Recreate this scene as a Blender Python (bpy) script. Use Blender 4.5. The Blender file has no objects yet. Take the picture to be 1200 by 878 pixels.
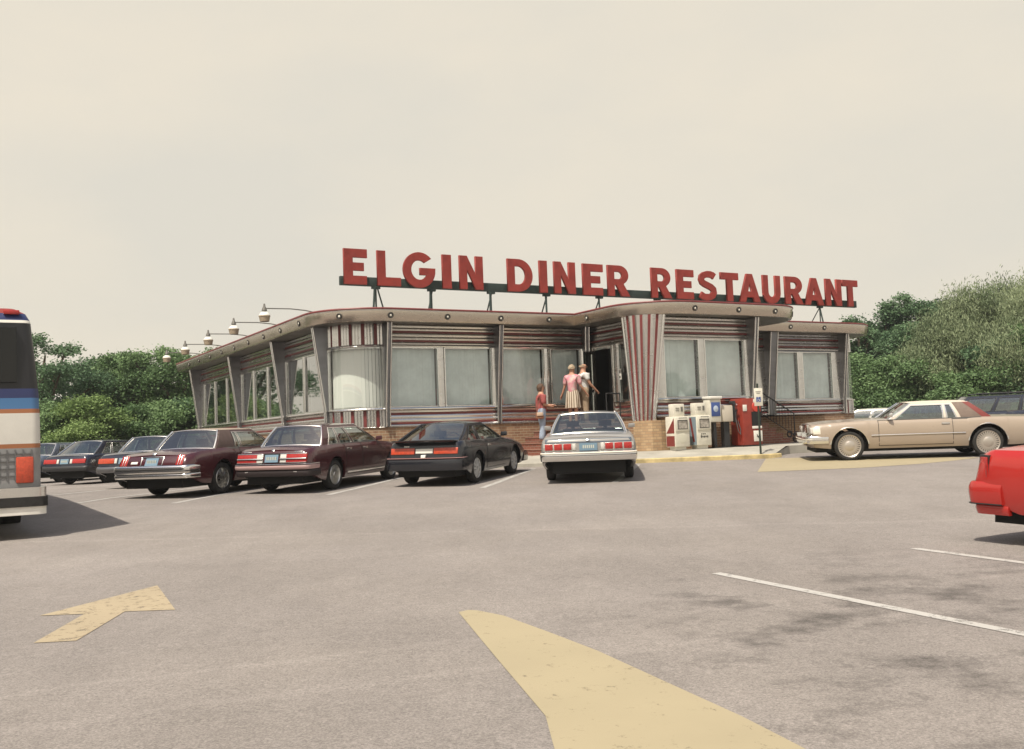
import bpy, bmesh, math, random
import numpy as np
from mathutils import Vector, Matrix, Euler
from mathutils.geometry import tessellate_polygon
random.seed(7)
HAZE = .0006
R = math.radians
PI = math.pi
scene = bpy.context.scene
COL = scene.collection

# ---------------------------------------------------------------- helpers
def clamp(v, a=0.0, b=1.0): return max(a, min(b, v))
def lerp(a, b, t): return a + (b - a) * t
def interp(tab, x):
    if x <= tab[0][0]: return tab[0][1]
    for (x0, y0), (x1, y1) in zip(tab, tab[1:]):
        if x <= x1: return y0 + (y1 - y0) * (x - x0) / (x1 - x0)
    return tab[-1][1]
def gz(x, y):
    """height of the parking lot"""
    w = clamp((x + 9) / 6); w = w * w * (3 - 2 * w)
    return .026 * max(-8, min(y, 21)) + .033 * clamp(y - 21, 0, 6) * w

class MB:
    def __init__(s): s.v = []; s.f = []; s.m = []
    def face(s, pts, m=0):
        i = len(s.v); s.v += [tuple(p) for p in pts]; s.f.append(tuple(range(i, i + len(pts)))); s.m.append(m)
    def grid(s, rows, m=0, closed=False, mf=None, flip=False):
        n = len(rows[0]); base = len(s.v)
        for r in rows: s.v += [tuple(p) for p in r]
        for i in range(len(rows) - 1):
            for j in range(n if closed else n - 1):
                k = (j + 1) % n
                q = (base + i * n + j, base + i * n + k, base + (i + 1) * n + k, base + (i + 1) * n + j)
                s.f.append(q[::-1] if flip else q); s.m.append(mf(i, j) if mf else m)
        return base
    def hexa(s, P, m=0):
        b = len(s.v); s.v += [tuple(p) for p in P]
        for f in ((0, 3, 2, 1), (4, 5, 6, 7), (0, 1, 5, 4), (1, 2, 6, 5), (2, 3, 7, 6), (3, 0, 4, 7)):
            s.f.append(tuple(b + i for i in f)); s.m.append(m)
    def box(s, x0, x1, y0, y1, z0, z1, m=0):
        s.hexa([(x0, y0, z0), (x1, y0, z0), (x1, y1, z0), (x0, y1, z0), (x0, y0, z1), (x1, y0, z1), (x1, y1, z1), (x0, y1, z1)], m)
    def prism(s, poly, vec, m=0):
        b = len(s.v); n = len(poly); vec = Vector(vec)
        s.v += [tuple(p) for p in poly] + [tuple(Vector(p) + vec) for p in poly]
        s.f.append(tuple(range(b, b + n))[::-1]); s.m.append(m)
        s.f.append(tuple(range(b + n, b + 2 * n))); s.m.append(m)
        for i in range(n):
            j = (i + 1) % n; s.f.append((b + i, b + j, b + n + j, b + n + i)); s.m.append(m)
    def tube(s, pts, r, seg=8, m=0, caps=True):
        pts = [Vector(p) for p in pts]; rr = r if isinstance(r, (list, tuple)) else [r] * len(pts)
        rows = []; up = Vector((0, 0, 1))
        for i, p in enumerate(pts):
            d = (pts[min(i + 1, len(pts) - 1)] - pts[max(i - 1, 0)]).normalized()
            a = d.cross(up)
            if a.length < 1e-3: a = d.cross(Vector((1, 0, 0)))
            a.normalize(); b = a.cross(d)
            rows.append([p + a * math.cos(2 * PI * k / seg) * rr[i] + b * math.sin(2 * PI * k / seg) * rr[i] for k in range(seg)])
        base = s.grid(rows, m, True, flip=True)
        if caps:
            n = len(pts)
            s.f.append(tuple(base + k for k in range(seg))); s.m.append(m)
            s.f.append(tuple(base + (n - 1) * seg + k for k in range(seg))[::-1]); s.m.append(m)
    def lathe(s, prof, c, ax=(0, 0, 1), seg=28, m=0, mf=None):
        ax = Vector(ax).normalized(); c = Vector(c)
        a = ax.cross(Vector((0, 0, 1))) if abs(ax.z) < .9 else ax.cross(Vector((1, 0, 0)))
        a.normalize(); b = ax.cross(a)
        rows = [[c + ax * h + (a * math.cos(2 * PI * k / seg) + b * math.sin(2 * PI * k / seg)) * r for k in range(seg)] for r, h in prof]
        s.grid(rows, m, True, mf=mf)
    def build(s, name, mats, parent=None, angle=35, bevel=0, loc=None, weld=True, bseg=2):
        me = bpy.data.meshes.new(name); me.from_pydata(s.v, [], s.f)
        if not isinstance(mats, (list, tuple)): mats = [mats]
        for m in mats: me.materials.append(m)
        me.polygons.foreach_set('material_index', s.m)
        bm = bmesh.new(); bm.from_mesh(me)
        if weld: bmesh.ops.remove_doubles(bm, verts=bm.verts, dist=1e-5)
        bmesh.ops.recalc_face_normals(bm, faces=bm.faces)
        if bevel:
            ed = [e for e in bm.edges if len(e.link_faces) == 2 and e.calc_face_angle(0) > .6]
            bmesh.ops.bevel(bm, geom=ed, offset=bevel, segments=bseg, profile=.5, affect='EDGES', clamp_overlap=True)
        bm.to_mesh(me); bm.free()
        if angle: me.shade_smooth(); me.set_sharp_from_angle(angle=R(angle))
        o = bpy.data.objects.new(name, me); COL.objects.link(o)
        if parent: o.parent = parent
        if loc: o.location = loc
        return o

def tag(o, label=None, cat=None, group=None, kind=None):
    if label: o['label'] = label
    if cat: o['category'] = cat
    if group: o['group'] = group
    if kind: o['kind'] = kind
    return o
def empty(name, loc=(0, 0, 0), rz=0, label=None, cat=None, group=None):
    o = bpy.data.objects.new(name, None); COL.objects.link(o); o.location = loc; o.rotation_euler = (0, 0, rz)
    o.empty_display_size = .3
    return tag(o, label, cat, group)
def copy_tree(o, parent=None):
    c = o.copy(); COL.objects.link(c)
    if parent: c.parent = parent
    for ch in [x for x in COL.objects if x.parent == o]: copy_tree(ch, c)
    return c

# ---------------------------------------------------------------- materials
def nt(m): m.use_nodes = True; return m.node_tree
def pm(name, col, rough=.5, metal=0, var=0, vscale=4, coat=0, bump=0, bscale=60, spec=.5, col2=None, emit=None):
    m = bpy.data.materials.new(name); t = nt(m); N = t.nodes; L = t.links; b = N['Principled BSDF']
    b.inputs['Base Color'].default_value = (*col, 1); b.inputs['Roughness'].default_value = rough
    b.inputs['Metallic'].default_value = metal; b.inputs['Specular IOR Level'].default_value = spec
    if coat: b.inputs['Coat Weight'].default_value = coat; b.inputs['Coat Roughness'].default_value = .08
    if emit: b.inputs['Emission Color'].default_value = (*emit[:3], 1); b.inputs['Emission Strength'].default_value = emit[3]
    if var or bump:
        tc = N.new('ShaderNodeTexCoord')
        if var:
            n = N.new('ShaderNodeTexNoise'); n.inputs['Scale'].default_value = vscale; n.inputs['Detail'].default_value = 5
            n.inputs['Roughness'].default_value = .65
            L.new(tc.outputs['Object'], n.inputs['Vector'])
            mx = N.new('ShaderNodeMix'); mx.data_type = 'RGBA'
            c2 = col2 or tuple(c * (1 - var) for c in col)
            mx.inputs['A'].default_value = (*(min(1, c * (1 + var)) for c in col), 1) if not col2 else (*col, 1)
            mx.inputs['B'].default_value = (*c2, 1)
            rp = N.new('ShaderNodeMapRange'); rp.inputs['From Min'].default_value = .35; rp.inputs['From Max'].default_value = .65
            L.new(n.outputs['Fac'], rp.inputs['Value']); L.new(rp.outputs['Result'], mx.inputs['Factor'])
            L.new(mx.outputs['Result'], b.inputs['Base Color'])
            rr = N.new('ShaderNodeMapRange'); rr.inputs['To Min'].default_value = max(0, rough - .06); rr.inputs['To Max'].default_value = min(1, rough + .1)
            L.new(n.outputs['Fac'], rr.inputs['Value']); L.new(rr.outputs['Result'], b.inputs['Roughness'])
        if bump:
            n2 = N.new('ShaderNodeTexNoise'); n2.inputs['Scale'].default_value = bscale; n2.inputs['Detail'].default_value = 4
            L.new(tc.outputs['Object'], n2.inputs['Vector'])
            bp = N.new('ShaderNodeBump'); bp.inputs['Strength'].default_value = bump; bp.inputs['Distance'].default_value = .02
            L.new(n2.outputs['Fac'], bp.inputs['Height']); L.new(bp.outputs['Normal'], b.inputs['Normal'])
    return m
def glass(name, tint=(.75, .82, .8), base=.1, gl=(1, 1, 1), rough=.02):
    m = bpy.data.materials.new(name); t = nt(m); N = t.nodes; L = t.links
    N.remove(N['Principled BSDF']); out = N['Material Output']
    tr = N.new('ShaderNodeBsdfTransparent'); tr.inputs['Color'].default_value = (*tint, 1)
    g = N.new('ShaderNodeBsdfGlossy'); g.inputs['Color'].default_value = (*gl, 1); g.inputs['Roughness'].default_value = rough
    tc = N.new('ShaderNodeTexCoord'); n = N.new('ShaderNodeTexNoise'); n.inputs['Scale'].default_value = 1.3; n.inputs['Detail'].default_value = 1
    L.new(tc.outputs['Object'], n.inputs['Vector']); bp = N.new('ShaderNodeBump'); bp.inputs['Strength'].default_value = .05; bp.inputs['Distance'].default_value = .03
    L.new(n.outputs['Fac'], bp.inputs['Height']); L.new(bp.outputs['Normal'], g.inputs['Normal'])
    lw = N.new('ShaderNodeLayerWeight'); lw.inputs['Blend'].default_value = .5   # thin sheet: same from both sides
    pw_ = N.new('ShaderNodeMath'); pw_.operation = 'POWER'; pw_.inputs[1].default_value = 3.6; L.new(lw.outputs['Facing'], pw_.inputs[0])
    ad = N.new('ShaderNodeMath'); ad.operation = 'MULTIPLY_ADD'; ad.use_clamp = True; ad.inputs[1].default_value = .8; ad.inputs[2].default_value = base + .06
    L.new(pw_.outputs[0], ad.inputs[0])
    mx = N.new('ShaderNodeMixShader'); L.new(ad.outputs[0], mx.inputs['Fac']); L.new(tr.outputs[0], mx.inputs[1]); L.new(g.outputs[0], mx.inputs[2])
    L.new(mx.outputs[0], out.inputs['Surface'])
    return m
def brick(name, c1, c2, mortar, sx=1.0):
    """brick courses laid out in the object's own metres: along the wall and up it"""
    m = bpy.data.materials.new(name); t = nt(m); N = t.nodes; L = t.links; b = N['Principled BSDF']
    tc = N.new('ShaderNodeTexCoord'); sp = N.new('ShaderNodeSeparateXYZ'); L.new(tc.outputs['Object'], sp.inputs[0])
    ad = N.new('ShaderNodeMath'); ad.operation = 'SUBTRACT'; L.new(sp.outputs[0], ad.inputs[0]); L.new(sp.outputs[1], ad.inputs[1])
    cb = N.new('ShaderNodeCombineXYZ'); L.new(ad.outputs[0], cb.inputs[0]); L.new(sp.outputs[2], cb.inputs[1])
    br = N.new('ShaderNodeTexBrick'); L.new(cb.outputs[0], br.inputs['Vector'])
    br.inputs['Scale'].default_value = 1; br.inputs['Brick Width'].default_value = .21 * sx; br.inputs['Row Height'].default_value = .075
    br.inputs['Mortar Size'].default_value = .008; br.inputs['Color1'].default_value = (*c1, 1); br.inputs['Color2'].default_value = (*c2, 1)
    br.inputs['Mortar'].default_value = (*mortar, 1); br.inputs['Bias'].default_value = 0
    n = N.new('ShaderNodeTexNoise'); n.inputs['Scale'].default_value = 2.2; n.inputs['Detail'].default_value = 6; L.new(tc.outputs['Object'], n.inputs['Vector'])
    mx = N.new('ShaderNodeMix'); mx.data_type = 'RGBA'; mx.blend_type = 'MULTIPLY'; mx.inputs['Factor'].default_value = .55
    rp = N.new('ShaderNodeMapRange'); rp.inputs['To Min'].default_value = .6; rp.inputs['To Max'].default_value = 1.35; L.new(n.outputs['Fac'], rp.inputs['Value'])
    L.new(br.outputs['Color'], mx.inputs['A']); L.new(rp.outputs['Result'], mx.inputs['B']); L.new(mx.outputs['Result'], b.inputs['Base Color'])
    bp = N.new('ShaderNodeBump'); bp.inputs['Strength'].default_value = .5; bp.inputs['Distance'].default_value = .01
    inv = N.new('ShaderNodeMath'); inv.operation = 'SUBTRACT'; inv.inputs[0].default_value = 1; L.new(br.outputs['Fac'], inv.inputs[1])
    L.new(inv.outputs[0], bp.inputs['Height']); L.new(bp.outputs['Normal'], b.inputs['Normal']); b.inputs['Roughness'].default_value = .8
    return m

def steel(name, col, rough, streak=.25):
    m = bpy.data.materials.new(name); t = nt(m); N = t.nodes; L = t.links; b = N['Principled BSDF']
    tc = N.new('ShaderNodeTexCoord'); n = N.new('ShaderNodeTexNoise'); n.inputs['Scale'].default_value = 1.1; n.inputs['Detail'].default_value = 6
    mp = N.new('ShaderNodeMapping'); mp.inputs['Scale'].default_value = (1, 1, 5); L.new(tc.outputs['Object'], mp.inputs[0]); L.new(mp.outputs[0], n.inputs['Vector'])
    mx = N.new('ShaderNodeMix'); mx.data_type = 'RGBA'; mx.inputs['A'].default_value = (*(c * (1 - streak) for c in col), 1); mx.inputs['B'].default_value = (*col, 1)
    rp = N.new('ShaderNodeMapRange'); rp.inputs['From Min'].default_value = .3; rp.inputs['From Max'].default_value = .6
    L.new(n.outputs['Fac'], rp.inputs['Value']); L.new(rp.outputs[0], mx.inputs['Factor']); L.new(mx.outputs['Result'], b.inputs['Base Color'])
    b.inputs['Metallic'].default_value = 1
    r2 = N.new('ShaderNodeMapRange'); r2.inputs['To Min'].default_value = rough + .12; r2.inputs['To Max'].default_value = rough - .04
    L.new(n.outputs['Fac'], r2.inputs['Value']); L.new(r2.outputs[0], b.inputs['Roughness'])
    bp = N.new('ShaderNodeBump'); bp.inputs['Strength'].default_value = .02; bp.inputs['Distance'].default_value = .02
    n3 = N.new('ShaderNodeTexNoise'); n3.inputs['Scale'].default_value = 3; L.new(tc.outputs['Object'], n3.inputs['Vector'])
    L.new(n3.outputs['Fac'], bp.inputs['Height']); L.new(bp.outputs['Normal'], b.inputs['Normal'])
    return m

def paint_mark(name, col, wear=.45, scale=9):
    """road paint worn through in patches: worn spots are transparent so the asphalt shows"""
    m = bpy.data.materials.new(name); t = nt(m); N = t.nodes; L = t.links; b = N['Principled BSDF']; out = N['Material Output']
    tc = N.new('ShaderNodeTexCoord'); n = N.new('ShaderNodeTexNoise'); n.inputs['Scale'].default_value = scale; n.inputs['Detail'].default_value = 9; n.inputs['Roughness'].default_value = .8
    L.new(tc.outputs['Object'], n.inputs['Vector'])
    n4 = N.new('ShaderNodeTexNoise'); n4.inputs['Scale'].default_value = 1.4; n4.inputs['Detail'].default_value = 5; L.new(tc.outputs['Object'], n4.inputs['Vector'])
    mx = N.new('ShaderNodeMix'); mx.data_type = 'RGBA'; mx.inputs['A'].default_value = (*(c * .8 for c in col), 1); mx.inputs['B'].default_value = (*col, 1)
    L.new(n4.outputs['Fac'], mx.inputs['Factor']); L.new(mx.outputs['Result'], b.inputs['Base Color']); b.inputs['Roughness'].default_value = .75
    tr = N.new('ShaderNodeBsdfTransparent'); ms = N.new('ShaderNodeMixShader')
    rp = N.new('ShaderNodeMapRange'); rp.inputs['From Min'].default_value = wear - .09; rp.inputs['From Max'].default_value = wear + .03; rp.inputs['To Min'].default_value = .15
    L.new(n.outputs['Fac'], rp.inputs['Value']); L.new(rp.outputs[0], ms.inputs['Fac']); L.new(tr.outputs[0], ms.inputs[1]); L.new(b.outputs[0], ms.inputs[2])
    L.new(ms.outputs[0], out.inputs['Surface'])
    return m

M = dict(
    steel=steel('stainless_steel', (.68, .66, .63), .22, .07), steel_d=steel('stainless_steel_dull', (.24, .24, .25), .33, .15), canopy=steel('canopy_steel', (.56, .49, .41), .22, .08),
    chrome=pm('chrome', (.76, .75, .72), .17, 1, .05, 1.5), red_en=pm('red_enamel', (.175, .036, .034), .45, 0, .15, 3),
    red_sign=pm('red_sign_paint', (.235, .026, .018), .65, 0, .22, 1.6), beam=pm('sign_beam', (.018, .032, .028), .6),
    black=pm('black_paint', (.02, .02, .022), .5), dark=pm('dark_cavity', (.012, .012, .012), .9),
    rubber=pm('tyre_rubber', (.022, .021, .02), .85, 0, .3, 12), white=pm('white_paint', (.74, .72, .66), .5, 0, .06, 3),
    cream_en=pm('cream_enamel', (.70, .60, .47), .4, 0, .08, 2), roof=pm('roof_membrane', (.3, .29, .27), .9, 0, .2, 2),
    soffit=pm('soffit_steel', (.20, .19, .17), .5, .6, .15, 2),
    brick=brick('tan_brick', (.33, .20, .115), (.24, .13, .08), (.42, .34, .24)),
    brick_l=brick('light_buff_brick', (.48, .34, .20), (.36, .23, .13), (.30, .22, .14)),
    brick_r=brick('red_brick', (.27, .10, .065), (.20, .075, .05), (.27, .2, .16)),
    tile=pm('red_quarry_tile', (.24, .125, .09), .75, 0, .25, 6),
    conc=pm('concrete', (.36, .34, .29), .9, 0, .16, 1.5, bump=.2), kerb_y=pm('yellow_kerb_paint', (.50, .40, .20), .8, 0, .3, 2.5),
    glass_d=glass('diner_window_glass', (.94, .97, .96), .05), glass_s=glass('side_window_glass', (.5, .55, .52), .30),
    glass_c=glass('car_glass', (.68, .76, .74), .10), glass_t=glass('tinted_car_glass', (.32, .36, .36), .10), glass_k=glass('coach_rear_glass', (.06, .06, .06), .03, (.5, .5, .5)),
    blind=pm('window_blind', (.72, .79, .77), .7, 0, .14, 1.1), blind_w=pm('white_blind', (.86, .86, .80), .7),
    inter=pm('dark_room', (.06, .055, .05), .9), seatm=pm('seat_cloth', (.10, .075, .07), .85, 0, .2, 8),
    lens=pm('red_lens', (.36, .022, .02), .3, 0, .25, 30, coat=.25), lens_o=pm('orange_red_lens', (.46, .06, .025), .3, 0, .2, 20, coat=.25), lens_w=pm('clear_lens', (.62, .60, .56), .2, coat=.4),
    plate=pm('blue_plate', (.16, .25, .33), .5), plate_t=pm('plate_characters', (.55, .56, .48), .5),
    wood=pm('bark', (.10, .075, .05), .95, 0, .3, 6, bump=.5, bscale=20),
    bulb=pm('frosted_bulb', (.85, .82, .72), .25),
)
# ---------------------------------------------------------------- camera, world, sun
H0 = 1.5
F = 1179.0
cam_d = bpy.data.cameras.new('camera'); cam = bpy.data.objects.new('camera', cam_d); COL.objects.link(cam); scene.camera = cam
roll = R(2.2); pitch = math.atan(73 * math.cos(roll) / F)
f = Vector((0, math.cos(pitch), math.sin(pitch))); r0 = Vector((1, 0, 0)); u0 = r0.cross(f)
r = math.cos(roll) * r0 - math.sin(roll) * u0; u = r.cross(f)
mw = Matrix((r, u, -f)).transposed().to_4x4(); mw.translation = (0, 0, H0)
cam.matrix_world = mw
cam_d.sensor_fit = 'HORIZONTAL'; cam_d.sensor_width = 36; cam_d.lens = F / 1200 * 36; cam_d.clip_start = .1; cam_d.clip_end = 3000
AZ, EL = R(30), R(61)          # sunlight travels toward azimuth AZ, from height EL
sd = bpy.data.lights.new('sun', 'SUN'); sun = bpy.data.objects.new('sun', sd); COL.objects.link(sun)
sd.energy = 5.0; sd.angle = R(.7); sd.color = (1, .93, .80)
dirv = Vector((math.sin(AZ) * math.cos(EL), math.cos(AZ) * math.cos(EL), -math.sin(EL)))
sun.rotation_euler = dirv.to_track_quat('-Z', 'Y').to_euler(); sun.location = (-20, -20, 40)
w = bpy.data.worlds.new('World'); scene.world = w; w.use_nodes = True
N = w.node_tree.nodes; L = w.node_tree.links; bg = N['Background']
sky = N.new('ShaderNodeTexSky'); sky.sky_type = 'NISHITA'; sky.sun_disc = False; sky.sun_elevation = EL; sky.sun_rotation = AZ + PI
sky.dust_density = 4; sky.air_density = 1.2; sky.ozone_density = .6
# humid summer overcast veil: pale cream cloud cover over the clear sky
tc = N.new('ShaderNodeTexCoord'); mp = N.new('ShaderNodeMapping'); mp.inputs['Scale'].default_value = (1, 1, 2.4)
nz = N.new('ShaderNodeTexNoise'); nz.inputs['Scale'].default_value = 1.9; nz.inputs['Detail'].default_value = 7; nz.inputs['Roughness'].default_value = .55
L.new(tc.outputs['Generated'], mp.inputs[0]); L.new(mp.outputs[0], nz.inputs['Vector'])
cr = N.new('ShaderNodeMapRange'); cr.inputs['From Min'].default_value = .38; cr.inputs['From Max'].default_value = .66
L.new(nz.outputs['Fac'], cr.inputs['Value'])
cl = N.new('ShaderNodeMix'); cl.data_type = 'RGBA'; cl.inputs['A'].default_value = (7.15, 6.5, 5.35, 1); cl.inputs['B'].default_value = (6.35, 6.0, 5.2, 1)
L.new(cr.outputs[0], cl.inputs['Factor'])
mx = N.new('ShaderNodeMix'); mx.data_type = 'RGBA'; mx.inputs['Factor'].default_value = .93
L.new(sky.outputs['Color'], mx.inputs['A']); L.new(cl.outputs['Result'], mx.inputs['B'])
sx_ = N.new('ShaderNodeSeparateXYZ'); L.new(tc.outputs['Generated'], sx_.inputs[0])
el_ = N.new('ShaderNodeMapRange'); el_.interpolation_type = 'SMOOTHSTEP'; el_.inputs['From Min'].default_value = .42; el_.inputs['From Max'].default_value = .72
el_.inputs['To Min'].default_value = .95; el_.inputs['To Max'].default_value = .08
L.new(sx_.outputs[2], el_.inputs['Value']); L.new(el_.outputs[0], mx.inputs['Factor'])
L.new(mx.outputs['Result'], bg.inputs['Color']); bg.inputs['Strength'].default_value = .122
scene.view_settings.view_transform = 'Standard'; scene.view_settings.look = 'None'; scene.view_settings.exposure = 0; scene.view_settings.gamma = 1
scene.cycles.max_bounces = 6; scene.cycles.transparent_max_bounces = 16; scene.cycles.glossy_bounces = 4
scene.cycles.caustics_reflective = False; scene.cycles.caustics_refractive = False

# ---------------------------------------------------------------- ground
def asphalt():
    m = bpy.data.materials.new('old_asphalt'); t = nt(m); N = t.nodes; L = t.links; b = N['Principled BSDF']
    tc = N.new('ShaderNodeTexCoord')
    def noise(sc, det=6, ro=.6, stretch=None):
        n = N.new('ShaderNodeTexNoise'); n.inputs['Scale'].default_value = sc; n.inputs['Detail'].default_value = det; n.inputs['Roughness'].default_value = ro
        if stretch:
            mp = N.new('ShaderNodeMapping'); mp.inputs['Scale'].default_value = stretch; L.new(tc.outputs['Object'], mp.inputs[0]); L.new(mp.outputs[0], n.inputs['Vector'])
        else: L.new(tc.outputs['Object'], n.inputs['Vector'])
        return n
    def ramp(src, a, bb, lo, hi):
        r_ = N.new('ShaderNodeMapRange'); r_.inputs['From Min'].default_value = a; r_.inputs['From Max'].default_value = bb
        r_.inputs['To Min'].default_value = lo; r_.inputs['To Max'].default_value = hi; L.new(src, r_.inputs['Value']); return r_.outputs[0]
    def mul(a, bb):
        x = N.new('ShaderNodeMath'); x.operation = 'MULTIPLY'; L.new(a, x.inputs[0]); L.new(bb, x.inputs[1]); return x.outputs[0]
    big = ramp(noise(.22, 5).outputs['Fac'], .3, .7, .88, 1.08)
    mid = ramp(noise(1.3, 8, .75, (1, .5, 1)).outputs['Fac'], .3, .7, .86, 1.09)
    fine = ramp(noise(70, 5, .85).outputs['Fac'], .32, .68, .50, 1.50)
    fine2 = ramp(noise(19, 6, .8).outputs['Fac'], .3, .7, .82, 1.16)
    v = mul(mul(mul(big, mid), fine), fine2)
    # oil drips in the bays on the right
    geo = N.new('ShaderNodeSeparateXYZ'); L.new(tc.outputs['Object'], geo.inputs[0])
    st = ramp(noise(1.7, 7, .68, (1, 1.1, 1)).outputs['Fac'], .50, .66, 0, 1)
    mx_ = ramp(geo.outputs[0], .2, 1.6, 0, 1); my_ = ramp(geo.outputs[1], 11, 7.5, 0, 1)
    s = mul(mul(st, mx_), my_)
    dk = ramp(s, 0, 1, 1, .48)
    v = mul(v, dk)
    # polished traffic lane, paler
    lane = ramp(noise(.5, 3, .5, (.3, 1.2, 1)).outputs['Fac'], .45, .7, 1, 1.09)
    v = mul(v, lane)
    # pale scuffed seams between paving strips
    wob = noise(.9, 4).outputs['Fac']
    for (ax, by, cc_, half) in ((-.345, .94, 5.694, .035), (-.35, .937, 6.45, .03), (.12, .993, 12.6, .05)):
        d1 = N.new('ShaderNodeMath'); d1.operation = 'MULTIPLY'; d1.inputs[1].default_value = ax; L.new(geo.outputs[0], d1.inputs[0])
        d2 = N.new('ShaderNodeMath'); d2.operation = 'MULTIPLY_ADD'; d2.inputs[1].default_value = by; L.new(geo.outputs[1], d2.inputs[0]); L.new(d1.outputs[0], d2.inputs[2])
        d3 = N.new('ShaderNodeMath'); d3.operation = 'MULTIPLY_ADD'; d3.inputs[1].default_value = .5; L.new(wob, d3.inputs[0]); L.new(d2.outputs[0], d3.inputs[2])
        d4 = N.new('ShaderNodeMath'); d4.operation = 'SUBTRACT'; d4.inputs[1].default_value = cc_ + .25; L.new(d3.outputs[0], d4.inputs[0])
        d5 = N.new('ShaderNodeMath'); d5.operation = 'ABSOLUTE'; L.new(d4.outputs[0], d5.inputs[0])
        v = mul(v, ramp(d5.outputs[0], 0, half * 2.5, 1.10, 1.0))
    hue = N.new('ShaderNodeMix'); hue.data_type = 'RGBA'; hue.inputs['A'].default_value = (.262, .233, .208, 1); hue.inputs['B'].default_value = (.242, .218, .206, 1)
    L.new(noise(.35, 3).outputs['Fac'], hue.inputs['Factor'])
    vm = N.new('ShaderNodeVectorMath'); vm.operation = 'SCALE'; L.new(hue.outputs['Result'], vm.inputs[0]); L.new(v, vm.inputs['Scale'])
    L.new(vm.outputs[0], b.inputs['Base Color']); b.inputs['Roughness'].default_value = .88
    b.inputs['Specular IOR Level'].default_value = .3
    bp = N.new('ShaderNodeBump'); bp.inputs['Strength'].default_value = .5; bp.inputs['Distance'].default_value = .006
    L.new(fine, bp.inputs['Height']); L.new(bp.outputs['Normal'], b.inputs['Normal'])
    return m
mb = MB()
xs = sorted(set([-500, -250, -120, -60, -40] + [x * 1.0 for x in range(-30, 31)] + [40, 60, 120, 250, 500]))
ys = sorted(set([-300, -120, -50, -20] + [y * 1.0 for y in range(-10, 41)] + [50, 70, 120, 250, 500]))
mb.grid([[(x, y, gz(x, y)) for x in xs] for y in ys])
g = mb.build('ground', asphalt(), angle=60); tag(g, kind='structure')

def flat(name, poly, mat, lift=.004, sub=.5, label=None):
    """thin sheet following the lot, one layer above it"""
    bm = bmesh.new(); bm.faces.new([bm.verts.new((x, y, 0)) for x, y in poly])
    for axis in (0, 1):
        lo = min(p[axis] for p in poly); hi = max(p[axis] for p in poly); c = math.ceil(lo)
        while c < hi:
            co = [0, 0, 0]; no = [0, 0, 0]; co[axis] = c; no[axis] = 1
            bmesh.ops.bisect_plane(bm, geom=bm.verts[:] + bm.edges[:] + bm.faces[:], plane_co=co, plane_no=no); c += 1
    for v in bm.verts: v.co.z = gz(v.co.x, v.co.y) + lift
    bmesh.ops.recalc_face_normals(bm, faces=bm.faces)
    for f_ in bm.faces:
        if f_.normal.z < 0: f_.normal_flip()
    me = bpy.data.meshes.new(name); bm.to_mesh(me); bm.free(); me.materials.append(mat)
    o = bpy.data.objects.new(name, me); COL.objects.link(o)
    return tag(o, kind='structure')
white_mark = paint_mark('worn_white_paint', (.47, .45, .42), .44); yellow_mark = paint_mark('worn_yellow_paint', (.38, .32, .205), .385, 11)
arrow_mark = paint_mark('worn_arrow_paint', (.40, .325, .215), .435, 12)
def line(name, p, q, w, mat, lift=.004):
    p = Vector(p); q = Vector(q); n = (q - p).normalized(); n = Vector((-n.y, n.x)) * w / 2
    return flat(name, [tuple(p - n), tuple(q - n), tuple(q + n), tuple(p + n)], mat, lift)
_ = 0
for p, q in [((-8.68, 19.96), (-7.6, 25.2)), ((-6.46, 19.03), (-5.4, 24.3)), ((-3.66, 19.66), (-2.55, 24.5)), ((-.67, 19.9), (.45, 25.2)), ((1.95, 20.0), (3.05, 25.2)),
             ((-11.5, 20.6), (-10.4, 25.8)), ((-14.2, 22.5), (-13.1, 27.5))]:
    line('road_marking', p, q, .13, white_mark)
line('road_marking', (1.73, 8.95), (3.4, 5.7), .10, white_mark)
line('road_marking', (3.86, 9.94), (5.9, 5.9), .10, white_mark)
line('road_marking', (6.0, 10.9), (8.1, 6.8), .10, white_mark)
flat('road_marking', [(-.47, 7.65), (-.40, 7.72), (-.33, 7.69), (-.13, 7.46), (.16, 6.9), (.46, 6.29), (.74, 5.6), (1.03, 4.89), (1.3, 4.1), (.15, 4.1), (.12, 4.6), (.1, 5.01), (-.16, 6.2)], yellow_mark)
flat('road_marking', [(-3.86, 8.16), (-3.5, 8.16), (-3.42, 7.14), (-3.13, 7.16), (-3.19, 8.2), (-2.78, 8.19), (-3.37, 9.45)], arrow_mark)
flat('road_marking', [(6.35, 25.6), (5.1, 21.35), (7.3, 21.4), (8.8, 21.9), (9.8, 22.5), (10.6, 23.1), (9.0, 24.6), (8.0, 25.3)], yellow_mark)
# faint tar seams
tar = paint_mark('pale_seam', (.33, .29, .25), .55, 3)

# ---------------------------------------------------------------- diner
OX, OY = -3.443, 27.1
BZ = .6
diner = empty('diner', (OX, OY, BZ), R(30), 'long single storey stainless steel diner with red stripes, brick base and projecting entrance', 'diner')
A_ = Vector((math.cos(R(30)), math.sin(R(30)))); B_ = Vector((-A_.y, A_.x))
def W2(s, t): return (OX + A_.x * s + B_.x * t, OY + A_.y * s + B_.y * t)
def bd(mb, name, mats, parent=None, **k):
    """build a mesh drawn in diner coordinates (s along the front, t back, z absolute)"""
    o = mb.build(name, mats, parent or diner, **k)
    if parent is None or parent == diner: o.location = (0, 0, -BZ)
    return o
def arc(c, r, a0, a1, n=12): return [(c[0] + r * math.cos(R(lerp(a0, a1, i / n))), c[1] + r * math.sin(R(lerp(a0, a1, i / n)))) for i in range(n + 1)]
def outn(A, B):
    d = Vector((B[0] - A[0], B[1] - A[1])).normalized(); return Vector((d.y, -d.x)), d
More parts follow.
